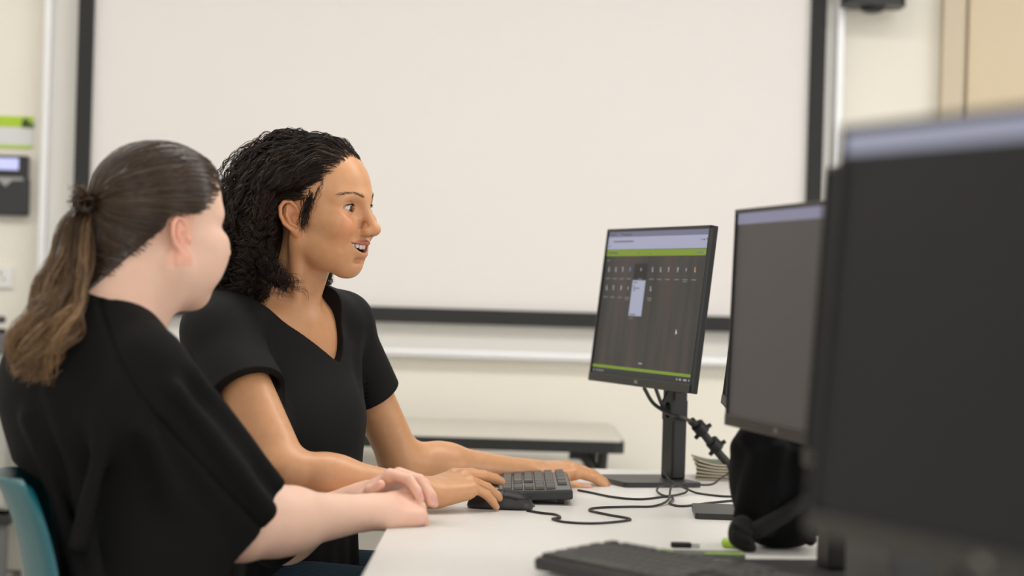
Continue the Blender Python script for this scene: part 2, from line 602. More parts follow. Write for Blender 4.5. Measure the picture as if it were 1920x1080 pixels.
# flip-top table against the back wall
tz = 0.745
tx1 = P(1166, 826, 5.72)[0]
ft = thing('folding_table', 'white-topped folding table with black edge and curved black leg by the back wall', 'table', (tx1 - 0.6, 6.05, 0))
bm = bmesh.new()
prism(bm, rrect(1.2, 0.70, 0.02, 4), Matrix.Translation((0, 0, tz - 0.018)), 0.018)
obj('tabletop', bm, mat('pale_laminate', (0.66, 0.63, 0.55), rough=0.45), ft)
bm = bmesh.new()
o_ = rrect(1.212, 0.712, 0.026, 4)
prism(bm, o_, Matrix.Translation((0, 0, tz - 0.034)), 0.028)
obj('edge_band', bm, mat('black_rubber', (0.012, 0.012, 0.012), rough=0.6), ft)
for sx in (-1, 1):
    bm = bmesh.new()
    L_ = sx * 0.565
    for sy in (-1, 1):
        a = smooth_path([(L_ * 0.84, sy * 0.27, tz - 0.040), (L_ * 0.905, sy * 0.27, tz - 0.046), (L_ * 0.95, sy * 0.275, tz - 0.085), (L_ * 0.968, sy * 0.28, tz - 0.14), (L_ * 0.970, sy * 0.28, tz - 0.3), (L_ * 0.970, sy * 0.28, 0.001)], 6)
        tube(bm, a, 0.016, 10)
        cyl(bm, (L_ * 0.988, sy * 0.28, tz - 0.036), (L_ * 0.975, sy * 0.28, tz - 0.16), 0.012, n=10)
    tube(bm, [(L_ * 0.968, -0.28, 0.16), (L_ * 0.968, 0.28, 0.16)], 0.014, 10)
    obj('leg', bm, mat('black_steel', (0.014, 0.014, 0.014), rough=0.4), ft)

# ---------------------------------------------------------------- teal chairs
def make_chair(name, label, loc, rz):
    """Shell chair, sitter faces local +x."""
    t = thing(name, label, 'chair', loc, rz)
    bm = bmesh.new()
    prof = [(0.23, 0.445, 0.20), (0.21, 0.462, 0.215), (0.10, 0.452, 0.225), (-0.05, 0.440, 0.225), (-0.15, 0.450, 0.222), (-0.205, 0.490, 0.215), (-0.225, 0.56, 0.212),
            (-0.235, 0.64, 0.210), (-0.250, 0.72, 0.205), (-0.268, 0.775, 0.195), (-0.285, 0.808, 0.17), (-0.297, 0.818, 0.14)]
    pr = smooth_path([(a, b, c) for a, b, c in prof], 4)
    nU = 14
    grid = []
    for i, (x, z, hw) in enumerate(pr):
        row = []
        dx, dz = np.gradient(pr[:, 0])[i], np.gradient(pr[:, 1])[i]
        L = math.hypot(dx, dz)
        nx, nz = -dz / L, dx / L
        if nx * 0 + nz < 0 and i < 10: nx, nz = -nx, -nz
        back = smstep(0.47, 0.60, z)
        for k in range(nU + 1):
            u = -1 + 2 * k / nU
            lift = (0.018 + 0.040 * back) * abs(u) ** 2.2
            row.append(bm.verts.new((x + lift * back + 0.0, u * hw, z + lift * (1 - back))))
        grid.append(row)
    for a, b in zip(grid, grid[1:]):
        for k in range(nU):
            bm.faces.new((a[k], a[k + 1], b[k + 1], b[k]))
    teal = mat('teal_plastic', (0.002, 0.105, 0.135), rough=0.32, spec=0.5)
    bmesh.ops.recalc_face_normals(bm, faces=bm.faces)
    me = bpy.data.meshes.new('shell')
    bm.to_mesh(me); bm.free()
    o = link('shell', me, teal, t)
    md = o.modifiers.new('thickness', 'SOLIDIFY'); md.thickness = 0.010; md.offset = 0
    md = o.modifiers.new('round', 'BEVEL'); md.width = 0.003; md.segments = 2; md.limit_method = 'ANGLE'
    for sx in (1, -1):
        for sy in (1, -1):
            bm = bmesh.new()
            tube(bm, smooth_path([(sx * 0.10 - 0.02, sy * 0.12, 0.435), (sx * 0.16 - 0.02, sy * 0.17, 0.425), (sx * 0.19 - 0.02, sy * 0.20, 0.36), (sx * 0.23 - 0.02, sy * 0.23, 0.0)], 6), 0.011, 10)
            obj('leg', bm, mat('chrome', (0.6, 0.6, 0.6), rough=0.2, metal=1), t)
    return t

# ---------------------------------------------------------------- monitors
SW, SH = 0.537, 0.315
def make_monitor(label, centre, edge_dir, zb, base_x, screen, detail=False, tilt=6.0, group=None):
    """centre (x, y) of the face, edge_dir from the far to the near end of the panel seen from the left."""
    e = nrm((edge_dir[0], edge_dir[1], 0))
    ang = math.atan2(e[1], e[0]) + PI / 2           # local -x is the way the screen faces, local -y runs along e
    t = thing('monitor', label, 'monitor', (centre[0], centre[1], DZ), ang)
    hz = zb - DZ
    Rt = Matrix.Rotation(math.radians(tilt), 4, 'Y')
    M = Matrix.Translation((0, 0, hz)) @ Rt
    def put(bm): bmesh.ops.transform(bm, matrix=M, verts=bm.verts); return bm
    bm = bmesh.new()
    box(bm, (0.007, 0, SH / 2), (0.012, SW, SH), 0.002)
    box(bm, (0.016, 0, SH / 2), (0.012, SW * 0.93, SH * 0.93), 0.004)
    box(bm, (0.032, 0, SH * 0.48), (0.030, SW * 0.72, SH * 0.70), 0.010)
    obj('housing', put(bm), black_plastic, t)
    bm = bmesh.new()
    bz, bb = 0.006, 0.017
    for s in (1, -1): box(bm, (0.0, s * (SW / 2 - bz / 2), SH / 2), (0.008, bz, SH), 0.001)
    box(bm, (0.0, 0, SH - bz / 2), (0.008, SW, bz), 0.001)
    box(bm, (0.0, 0, bb / 2), (0.010, SW, bb), 0.002)
    obj('bezel', put(bm), mat('bezel_plastic', (0.018, 0.0175, 0.017), rough=0.42, spec=0.35), t)
    bm = BX((0.0015, 0, bb + (SH - bb - bz) / 2), (0.003, SW - 2 * bz, SH - bb - bz))
    sc_ = obj('screen', put(bm), screen, t)
    # stand
    bm = bmesh.new()
    prism(bm, [(x, y) for x, y in rrect(0.160, 0.190, 0.010, 4)], Matrix.Translation((0.022, 0, 0)), 0.010)
    es = [ed for ed in bm.edges if len(ed.link_faces) == 2 and ed.calc_face_angle(0) > 1.2 and min(v.co.z for v in ed.verts) > 0.005]
    bmesh.ops.bevel(bm, geom=es, offset=0.004, segments=2, affect='EDGES')
    obj('base', bm, mat('stand_grey', (0.024, 0.024, 0.024), rough=0.4, spec=0.4), t)
    bm = bmesh.new()
    cx = 0.080
    H_ = hz + 0.20
    zc, hw_, hr = 0.145, 0.029, 0.016
    # column with the round cable hole: two side plates, pieces under and over the hole, a ring
    box(bm, (cx, 0, 0.010 + (zc - hr - 0.010) / 2), (0.030, 2 * hw_, zc - hr - 0.010), 0.004)
    box(bm, (cx, 0, (zc + hr + H_) / 2), (0.030, 2 * hw_, H_ - zc - hr), 0.004)
    for s in (1, -1):
        box(bm, (cx, s * (hw_ + hr * 0.82) / 2, zc), (0.0298, hw_ - hr * 0.82, 2 * hr + 0.008), 0.0)
    ring = []
    n = 24
    for sx in (-0.0148, 0.0148):
        inn = [bm.verts.new((cx + sx, hr * math.cos(2 * PI * k / n), zc + hr * math.sin(2 * PI * k / n))) for k in range(n)]
        out = [bm.verts.new((cx + sx, max(-1, min(1, 1.5 * math.cos(2 * PI * k / n))) * hw_ * 0.97, zc + max(-1, min(1, 1.5 * math.sin(2 * PI * k / n))) * (hr + 0.004))) for k in range(n)]
        ring.append((inn, out))
    for k in range(n):
        k2 = (k + 1) % n
        for (inn, out) in ring: bm.faces.new((inn[k], inn[k2], out[k2], out[k]))
        bm.faces.new((ring[0][0][k], ring[0][0][k2], ring[1][0][k2], ring[1][0][k]))
    obj('column', bm, mat('stand_black', (0.007, 0.007, 0.007), rough=0.4, spec=0.3), t)
    obj('mount', put(BX((0.055, 0, SH * 0.42), (0.03, 0.11, 0.11), 0.006)), black_plastic, t)
    lw = text_mesh('D\u2009E\u2009LL'.replace('\u2009', ''), 0.0085, M @ Matrix.Translation((-0.0054, 0, bb / 2)) @ Matrix(((0, 0, -1, 0), (-1, 0, 0, 0), (0, 1, 0, 0), (0, 0, 0, 1))), mat('logo_silver', (0.5, 0.5, 0.5), rough=0.3, metal=0.8), 'logo', t, 0.0003, 0.9)
    return t, M, bb, bz, sc_

def screen_mat(name, col, streaks=0.0, strength=1.0):
    m = mat(name, (0.006, 0.006, 0.007), rough=0.5, emit=col, estr=strength, spec=0.15)
    if streaks and 'streak' not in m.node_tree.nodes:
        nt = m.node_tree
        tc = nt.nodes.new('ShaderNodeTexCoord')
        mp = nt.nodes.new('ShaderNodeMapping'); mp.inputs['Scale'].default_value = (1, 14, 2.2)
        n = nt.nodes.new('ShaderNodeTexNoise'); n.name = 'streak'; n.inputs['Scale'].default_value = 1.6; n.inputs['Detail'].default_value = 5
        r = nt.nodes.new('ShaderNodeValToRGB')
        e = r.color_ramp.elements
        e[0].position, e[0].color = 0.30, (col[0] * 0.75, col[1] * 0.75, col[2] * 0.72, 1)
        e[1].position, e[1].color = 0.72, (col[0] * 1.35, col[1] * 1.25, col[2] * 1.2, 1)
        k = r.color_ramp.elements.new(0.5); k.color = (*col, 1)
        k = r.color_ramp.elements.new(0.6); k.color = (col[0] * 1.3, col[1] * 1.02, col[2] * 1.0, 1)
        nt.links.new(tc.outputs['Object'], mp.inputs[0]); nt.links.new(mp.outputs[0], n.inputs['Vector'])
        nt.links.new(n.outputs['Fac'], r.inputs[0]); nt.links.new(r.outputs[0], nt.nodes['Principled BSDF'].inputs['Emission Color'])
    return m

def flat(t, M, name, u0, u1, v0, v1, m, bb, bz, lift=0.0):
    """A rectangle of the picture on a screen; u 0..1 left to right as seen, v 0..1 top to bottom."""
    W, Hh = SW - 2 * bz, SH - bb - bz
    y = lambda u: W / 2 - u * W
    z = lambda v: bb + Hh * (1 - v)
    bm = bmesh.new()
    box(bm, (-0.00015 - lift, (y(u0) + y(u1)) / 2, (z(v0) + z(v1)) / 2), (0.0003, abs(y(u0) - y(u1)), abs(z(v0) - z(v1))))
    bmesh.ops.transform(bm, matrix=M, verts=bm.verts)
    return obj(name, bm, m, t, smooth=False)

wall_pic = screen_mat('wallpaper_dark', (0.050, 0.046, 0.042), 1.0)
lit = lambda n, c: screen_mat(n, c)
MON = []
m1, M1, bb, bz, scr1 = make_monitor('black monitor with login page and white panel, farthest along the desk', (0.252, 4.60), (0.168, -0.50), 0.920, 0, wall_pic, True)
def page(t, M, scr, icons):
    def F_(name, u0, u1, v0, v1, c, lift=0.0): 
        o = flat(scr, M, name, u0, u1, v0, v1, c, bb, bz, lift)
        return o
    head = lit('page_header', (0.165, 0.165, 0.235))
    F_('tab_bar', 0.0, 1.0, 0.0, 0.038, head)
    F_('address_bar', 0.0, 1.0, 0.038, 0.125, lit('page_address', (0.36, 0.36, 0.48)))
    F_('green_banner', 0.0, 1.0, 0.128, 0.172, lit('page_green', (0.185, 0.275, 0.022)))
    F_('green_strip', 0.0, 1.0, 0.938, 0.958, lit('page_green', (0.185, 0.275, 0.022)))
    F_('task_bar', 0.0, 1.0, 0.958, 1.0, lit('page_taskbar', (0.030, 0.030, 0.031)))
    if not icons: return
    F_('menu_column', 0.315, 0.445, 0.225, 0.335, lit('page_tile', (0.018, 0.017, 0.016)))
    F_('white_panel', 0.315, 0.445, 0.340, 0.585, lit('page_panel', (0.36, 0.37, 0.48)), 0.0002)
    gl = lit('page_glyph', (0.30, 0.30, 0.32))
    ink = lit('page_ink', (0.07, 0.07, 0.09))
    dim = lit('page_caption', (0.16, 0.155, 0.15))
    bl = lit('page_blue', (0.10, 0.20, 0.42))
    org = lit('page_orange', (0.55, 0.25, 0.06))
    rr = random.Random(4)
    us = [0.045, 0.12, 0.195, 0.27, 0.385, 0.50, 0.58, 0.66, 0.745, 0.825, 0.905]
    def icon(u, v, i):
        c = bl if i == 3 else org if i == 10 else gl
        bmx = bmesh.new()
        W, Hh = SW - 2 * bz, SH - bb - bz
        def rect(a, b, w_, h_):
            box(bmx, (-0.0004, W / 2 - a * W, bb + Hh * (1 - b)), (0.0003, w_, h_))
        k = (i * 7) % 5
        rect(u, v, 0.0042, 0.0095 if k != 3 else 0.006)
        if k in (0, 2): rect(u + 0.006, v + 0.012, 0.0030, 0.0035)
        if k == 1: rect(u + 0.006, v - 0.004, 0.0028, 0.0060)
        if k == 4: rect(u - 0.005, v - 0.010, 0.0026, 0.0026)
        bmesh.ops.transform(bmx, matrix=M, verts=bmx.verts)
        obj('icon', bmx, c, scr, smooth=False)
        F_('caption', u - 0.022, u + 0.022, v + 0.062, v + 0.070, dim, 0.0001)
        if i in (9, 14, 15): F_('caption', u - 0.016, u + 0.016, v + 0.076, v + 0.083, dim, 0.0001)
    for i, u in enumerate(us): icon(u, 0.265, i)
    for i, u in enumerate([0.045, 0.12, 0.20, 0.275, 0.505]): icon(u, 0.395, i + 11)
    for (u0, u1, v) in ((0.325, 0.365, 0.352), (0.325, 0.345, 0.378), (0.330, 0.392, 0.392), (0.330, 0.352, 0.407), (0.325, 0.385, 0.572)):
        F_('text_line', u0, u1, v, v + 0.006, ink, 0.0004)
    F_('caption', 0.325, 0.36, 0.598, 0.605, dim, 0.0001)
    F_('caption', 0.478, 0.512, 0.898, 0.908, gl, 0.0001)
    for (u0, u1) in ((0.012, 0.022), (0.045, 0.052), (0.066, 0.076), (0.09, 0.10), (0.115, 0.122), (0.86, 0.87), (0.885, 0.905), (0.925, 0.955), (0.972, 0.980)):
        F_('taskbar_icon', u0, u1, 0.972, 0.985, gl, 0.0002)
    for (u0, u1, v, c) in ((0.015, 0.08, 0.016, ink), (0.13, 0.15, 0.012, ink), (0.155, 0.24, 0.020, ink), (0.06, 0.27, 0.066, ink), (0.02, 0.03, 0.100, ink),
                           (0.925, 0.935, 0.062, bl), (0.948, 0.962, 0.066, ink), (0.975, 0.985, 0.062, ink), (0.02, 0.12, 0.146, ink), (0.335, 0.345, 0.146, ink), (0.455, 0.463, 0.152, ink), (0.90, 0.96, 0.150, dim), (0.972, 0.98, 0.150, gl),
                           (0.012, 0.045, 0.198, dim)):
        F_('text_line', u0, u1, v, v + 0.008, c, 0.0004)
    bmx = bmesh.new()
    W, Hh = SW - 2 * bz, SH - bb - bz
    y_, z_ = W / 2 - 0.80 * W, bb + Hh * (1 - 0.655)
    prism(bmx, [(0, 0), (0.0075, -0.0085), (0.003, -0.008), (0, -0.011)], Matrix.Translation((-0.0002, y_, z_)) @ Matrix(((0, 0, -1, 0), (-1, 0, 0, 0), (0, 1, 0, 0), (0, 0, 0, 1))), 0.0003)
    bmesh.ops.transform(bmx, matrix=M, verts=bmx.verts)
    obj('mouse_pointer', bmx, lit('page_pointer', (0.6, 0.6, 0.6)), scr, smooth=False)
page(m1, M1, scr1, True)
# buttons and lamp under the first monitor's bezel
bm = bmesh.new()
for k in range(4): box(bm, (0.006, -0.150 - 0.018 * k, -0.0005), (0.006, 0.006, 0.003), 0.0008)
bmesh.ops.transform(bm, matrix=M1, verts=bm.verts)
obj('buttons', bm, black_plastic, m1)
grey_reflect = screen_mat('screen_reflection', (0.068, 0.060, 0.055), 0.0)  # even grey glow stands for the room's reflection in the screen
dark_pic = screen_mat('screen_dark', (0.006, 0.006, 0.007), 0.0)
def strip(t, M, scr, c):
    flat(scr, M, 'top_bar', 0.0, 1.0, 0.0, 0.055, c, bb, bz)
m4, M4, *_r = make_monitor('black monitor mostly hidden behind the grey-screened one beside the bag', (0.378, 4.00), (-0.045, -1.0), 0.907, 0, dark_pic)
m2, M2, _a, _b, scr2 = make_monitor('black monitor with plain grey-brown screen, its base beside the black bag', (0.366, 3.165), (0.080, -0.46), 0.915, 0, grey_reflect, tilt=1.2)
strip(m2, M2, scr2, lit('bar_lilac', (0.22, 0.215, 0.30)))
m5, M5, *_r = make_monitor('black monitor seen edge-on between the grey-brown screen and the largest monitor', (0.350, 2.21), (0.07, -0.53), 0.928, 0, dark_pic, tilt=3)
m3, M3, _a, _b, scr3 = make_monitor('largest black monitor with dark screen at the near end of the row', (0.322, 1.560), (0.177, -0.51), 0.924, 0, dark_pic, tilt=3.8)
strip(m3, M3, scr3, lit('bar_blue', (0.32, 0.33, 0.42)))

# ---------------------------------------------------------------- people: shared anatomy
def smstep(a, b, x):
    t = np.clip((x - a) / (b - a), 0, 1)
    return t * t * (3 - 2 * t)

def add_head(F, smile=1.0, open_mouth=True, full=1.0, flare=20):
    """Head in the current frame: origin between the ears, x forward, y to the person's left, z up (metres)."""
    F.ell((-0.014, 0, 0.046), (0.092, 0.074, 0.083), 0.01)
    F.ell((0.022, 0, 0.046), (0.069, 0.064, 0.068), 0.03)
    F.ell((0.026, 0, -0.015), (0.058, 0.056, 0.074), 0.03)
    for s in (1, -1):
        F.cone((-0.002, s * 0.050, -0.048), (0.050, s * 0.014, -0.090), 0.0125, 0.0125, 0.022)
        F.ell((0.028, s * 0.033, -0.045), (0.040, 0.024 * full, 0.038), 0.03)
        F.ell((0.050, s * 0.047, -0.006), (0.030, 0.018, 0.014), 0.022)
        F.ell((0.064, s * 0.037, -0.022), (0.021, 0.020, 0.017), 0.022)
        F.cone((0.083, s * 0.010, 0.029), (0.066, s * 0.045, 0.031), 0.009, 0.008, 0.02)
    F.ell((0.0585, 0, -0.0885), (0.018, 0.023, 0.0165), 0.018)
    F.ell((0.058, 0, -0.056), (0.029, 0.033, 0.032), 0.02)
    # nose
    F.cone((0.086, 0, 0.021), (0.108, 0, -0.020), 0.0068, 0.0082, 0.014)
    F.ell((0.110, 0, -0.0255), (0.0105, 0.0098, 0.0092), 0.008)
    for s in (1, -1):
        F.ell((0.0985, s * 0.0112, -0.0290), (0.0105, 0.0062, 0.0068), 0.009)
    F.cone((0.098, 0, -0.034), (0.108, 0, -0.0305), 0.0045, 0.0045, 0.005)
    for s in (1, -1):
        F.ell((0.1025, s * 0.0064, -0.0375), (0.0058, 0.0032, 0.0045), 0.003, 's')
    # eyes: socket, lid ball, aperture
    for s in (1, -1):
        F.ell((0.091, s * 0.031, 0.0115), (0.016, 0.0175, 0.0130), 0.014, 's')
    for s in (1, -1):
        F.ell((0.0688, s * 0.031, 0.0115), (0.0140, 0.0150, 0.0136), 0.006)
        def aperture(q, s=s):
            y = (q[:, 1] * s - 0.031)
            w = 0.0160
            t = 1 - (y / w) ** 2
            zc = 0.0118 + 0.09 * y
            up = zc + 0.0064 * t
            lo = zc - 0.0050 * t
            return np.maximum(np.maximum(np.maximum(q[:, 2] - up, lo - q[:, 2]), np.abs(y) - w), 0.064 - q[:, 0])
        F.local(aperture, 0.0012, 's')
        F.ell((0.0670, s * 0.031, 0.0115), (0.0106, 0.0125, 0.0110), 0.0004)
    for s in (1, -1):      # lid crease
        F.chain([(0.0715, s * 0.0195, 0.0190), (0.0795, s * 0.0265, 0.0222), (0.0800, s * 0.033, 0.0232), (0.0745, s * 0.0415, 0.0212)], 0.0006, 0.0035, 's')
    # smile folds
    for s in (1, -1):
        F.chain([(0.094, s * 0.021, -0.030), (0.088, s * 0.034, -0.043), (0.074, s * 0.043, -0.060)], [0.0018, 0.0026, 0.0015], 0.010, 's')
    # mouth
    W = 0.0315
    mx = lambda y: 0.0905 - 25 * y * y
    ys = np.linspace(-1, 1, 15) * W
    up = [(mx(y) + 0.0012 + (0.0012 if abs(y) < 0.009 else 0), y, -0.0475 + (0.0008 if abs(abs(y) - 0.006) < 0.003 else 0) - 0.0020 * (1 - abs(y) / W) + 0.0020 * smile * (abs(y) / W) ** 2) for y in ys]
    gap = 0.0135 if open_mouth else 0.0005
    lo = [(mx(y) - 0.0050 * (1 - (y / W) ** 2), y, -0.0475 + 0.0020 * smile * (abs(y) / W) ** 2 - (0.0078 + gap) * (1 - (y / W) ** 2)) for y in ys]
    taper = 1 - (ys / (W * 1.03)) ** 2
    F.chain(up, list(0.0018 + 0.0027 * taper), 0.006)
    F.chain(lo, list(0.0018 + 0.0037 * taper), 0.006)
    if open_mouth:
        def hole(q):
            y = q[:, 1]
            w = 0.0300
            t = 1 - (y / w) ** 2
            up_ = -0.0462 - 0.0048 * t
            lo_ = -0.0468 - 0.0172 * t
            return np.maximum(np.maximum(np.maximum(q[:, 2] - up_, lo_ - q[:, 2]), np.abs(y) - w), (mx(y) - 0.020) - q[:, 0])
        F.local(hole, 0.002, 's')
    F.chain([(0.0765, -0.012, -0.0775), (0.0785, 0, -0.0780), (0.0765, 0.012, -0.0775)], 0.0018, 0.012, 's')
    o0, R0 = F.o.copy(), F.R.copy()
    for s in (1, -1):
        c, sn = math.cos(math.radians(flare)), math.sin(math.radians(flare))
        back = nrm((-c, s * sn, 0))
        out = nrm((s * 0 + sn, s * c, 0))
        F.frame(o0, R0)
        E = np.stack([nrm(back + np.array((0, 0, -0.16))), nrm(np.array((0, 0, 1.0)) + 0.16 * back), out], 1)
        F.frame(F.w((0.002, s * 0.0655, 0.0)), R0 @ E)
        F.ell((0.015, 0.001, 0.004), (0.0165, 0.026, 0.0048), 0.004)
        F.ell((0.010, -0.024, 0.004), (0.0085, 0.0095, 0.0045), 0.006)
        F.ell((0.010, -0.004, 0.011), (0.0085, 0.0115, 0.0085), 0.004, 's')
        F.chain([(0.000, 0.004, 0.005), (0.005, 0.017, 0.008), (0.013, 0.0275, 0.009), (0.023, 0.028, 0.010), (0.031, 0.020, 0.011), (0.033, 0.006, 0.011), (0.029, -0.009, 0.010), (0.021, -0.019, 0.008), (0.012, -0.028, 0.006)],
                [0.0028, 0.0034, 0.0036, 0.0036, 0.0036, 0.0034, 0.0034, 0.0032, 0.004], 0.0025)
        F.chain([(0.019, 0.019, 0.009), (0.0225, 0.004, 0.0105), (0.018, -0.011, 0.009), (0.010, -0.0165, 0.0075)], [0.0024, 0.003, 0.003, 0.0026], 0.004)
        F.ell((0.0005, -0.006, 0.007), (0.004, 0.006, 0.0045), 0.004)
        F.frame(o0, R0)
    return up, lo, mx

def head_colors(C, V, H, RH, up, lo, mx, lip, inner, cheek, camt=0.35):
    q = (V - H) @ RH
    near = np.nonzero((q[:, 0] > 0.03) & (np.abs(q[:, 1]) < 0.06) & (np.abs(q[:, 2]) < 0.12))[0]
    p = q[near]
    d = np.minimum(polydist(p, up), polydist(p, lo))
    m = smstep(0.0068, 0.0042, d)[:, None]
    C[near] = C[near] * (1 - m) + np.array(lip) * m
    ins = (smstep(0.004, 0.010, mx(p[:, 1]) - p[:, 0]) * (np.abs(p[:, 1]) < 0.027) * (p[:, 2] < -0.045) * (p[:, 2] > -0.067))[:, None]
    C[near] = C[near] * (1 - ins) + np.array(inner) * ins
    ch = 0.75 * np.exp(-(((p[:, 0] - 0.075) / 0.03) ** 2 + ((np.abs(p[:, 1]) - 0.045) / 0.022) ** 2 + ((p[:, 2] + 0.022) / 0.024) ** 2))[:, None]
    ch = ch + 0.35 * np.exp(-(((p[:, 0] - 0.112) / 0.012) ** 2 + (p[:, 1] / 0.014) ** 2 + ((p[:, 2] + 0.028) / 0.010) ** 2))[:, None]
    C[near] = C[near] * (1 - ch) + C[near] * np.array(cheek) * ch
    ear = smstep(0.064, 0.076, np.abs(q[:, 1])) * (q[:, 0] < 0.012) * (q[:, 0] > -0.05) * (np.abs(q[:, 2]) < 0.045)
    ear = 0.6 * ear[:, None]
    C[:] = C * (1 - ear) + C * np.array(cheek) * ear

FING = {'index': ((0.088, 0.026, 0.0), (0.040, 0.024, 0.019), 0.0088), 'middle': ((0.091, 0.004, 0.002), (0.044, 0.028, 0.020), 0.009),
        'ring': ((0.085, -0.017, 0.000), (0.041, 0.026, 0.019), 0.0085), 'pinky': ((0.075, -0.034, -0.004), (0.032, 0.019, 0.017), 0.0076)}

def add_hand(F, wrist, fdir, dorsal, side, bends, splay, thumb, scale=1.0):
    """side +1 right, -1 left. bends[finger] = (mcp, pip, dip) degrees, thumb = four local points (x along, y thumbwards, z dorsal).
    Returns the nails as (centre, dorsal direction, along)."""
    x = nrm(fdir)
    z = np.asarray(dorsal, float)
    z = nrm(z - x * (z @ x))
    y = np.cross(z, x) * side
    R = np.stack([x, y, z], 1)
    o = np.asarray(wrist, float)
    w = lambda p: o + R @ (np.asarray(p, float) * scale)
    nails = []
    for f, (mcp, ln, r) in FING.items():
        F.cone(w((0.002, mcp[1] * 0.45, 0)), w((mcp[0] - 0.004, mcp[1], mcp[2] - 0.004)), 0.0165 * scale, 0.0118 * scale, 0.012, raw=True)
    F.cone(w((0.015, 0.018, -0.008)), w((0.055, 0.030, -0.012)), 0.015 * scale, 0.011 * scale, 0.015, raw=True)
    F.cone(w((0.015, -0.020, -0.008)), w((0.060, -0.032, -0.010)), 0.014 * scale, 0.010 * scale, 0.015, raw=True)
    for f, (mcp, ln, r) in FING.items():
        b, sp = bends[f], math.radians(splay[f])
        d0 = np.array([math.cos(sp), math.sin(sp), 0])
        a = 0.0
        p = np.array(mcp, float)
        pts, dirs = [p], []
        for L, bd in zip(ln, b):
            a += math.radians(bd)
            d = d0 * math.cos(a) + np.array([0, 0, -1.0]) * math.sin(a)
            p = p + d * L
            pts.append(p); dirs.append(d)
        rr = [r * 1.08, r, r * 0.9, r * 0.78]
        F.cone(w(pts[0]), w(pts[1]), rr[0] * scale, rr[1] * scale, 0.006, raw=True)
        F.cone(w(pts[1]), w(pts[2]), rr[1] * 1.03 * scale, rr[2] * scale, 0.002, raw=True)
        F.cone(w(pts[2]), w(pts[3] - dirs[2] * rr[3] * 0.6), rr[2] * 1.02 * scale, rr[3] * scale, 0.002, raw=True)
        n = nrm(np.cross(dirs[2], np.cross([0, 0, 1.0], dirs[2])) if abs(dirs[2][2]) < 0.99 else np.array([1.0, 0, 0]))
        n = d0 * math.sin(a) + np.array([0, 0, 1.0]) * math.cos(a)
        nails.append((w(pts[3] - dirs[2] * 0.0075 + n * rr[3] * 0.75), R @ n, R @ dirs[2]))
    t = [np.array(p, float) for p in thumb]
    F.cone(w(t[0]), w(t[1]), 0.0135 * scale, 0.0112 * scale, 0.016, raw=True)
    F.cone(w(t[1]), w(t[2]), 0.0108 * scale, 0.0098 * scale, 0.004, raw=True)
    F.cone(w(t[2]), w(t[3]), 0.0100 * scale, 0.0078 * scale, 0.003, raw=True)
    td = nrm(t[3] - t[2])
    tn = nrm(np.cross(td, np.cross(np.array([0.0, 0.65, 0.75]), td)))
    nails.append((w(t[3] - td * 0.004 + tn * 0.0062), R @ tn, R @ td))
    return nails

def nail_colors(C, V, nails, col):
    for c, n, al in nails:
        q = V - c
        i = np.nonzero((np.abs(q) < 0.02).all(1))[0]
        p = q[i]
        la = np.cross(n, al)
        m = smstep(1.15, 0.9, np.sqrt(((p @ al) / 0.0068) ** 2 + ((p @ la) / 0.0052) ** 2 + ((p @ n) / 0.006) ** 4))[:, None]
        C[i] = C[i] * (1 - m) + np.array(col) * m

def ball(c, r, axis, n=24):
    bm = bmesh.new()
    bmesh.ops.create_uvsphere(bm, u_segments=n, v_segments=n // 2, radius=r)
    M = Matrix.Translation(Vector(c)) @ Vector(axis).to_track_quat('Z', 'Y').to_matrix().to_4x4()
    bmesh.ops.transform(bm, matrix=M, verts=bm.verts)
    return bm

def make_eye(H, RH, s, gaze, parent):
    """Eyeball with iris, pupil and clear cornea; the gaze is a world direction."""
    c = H + RH @ np.array((0.0694, s * 0.031, 0.0113))
    g = nrm(gaze)
    up = nrm(np.cross(g, np.cross((0, 0, 1.0), g)))
    si = nrm(np.cross(up, g))
    vs, fs, col = [], [], []
    R = 0.0121
    rings = [0, 6, 10, 11.5, 20, 28, 30, 36, 50, 75, 110, 150, 179]
    K = 28
    for a in rings:
        ra = math.radians(a)
        for k in range(K):
            t = 2 * PI * k / K
            bulge = 1.0 + 0.05 * max(0, 1 - (a / 34.0) ** 2)
            vs.append(c + R * bulge * (math.cos(ra) * g + math.sin(ra) * (math.cos(t) * si + math.sin(t) * up)))
            col.append((0.006, 0.005, 0.005) if a <= 10.5 else (0.07, 0.028, 0.012) if a <= 20 else (0.035, 0.015, 0.008) if a <= 28 else (0.62, 0.58, 0.55))
    for i in range(len(rings) - 1):
        for k in range(K):
            fs.append((i * K + k, i * K + (k + 1) % K, (i + 1) * K + (k + 1) % K, (i + 1) * K + k))
    me = np_mesh('eye', np.array(vs), np.array(fs), np.array(col))
    link('eye', me, mat('eye_wet', rough=0.06, spec=0.6, attr='tint'), parent)

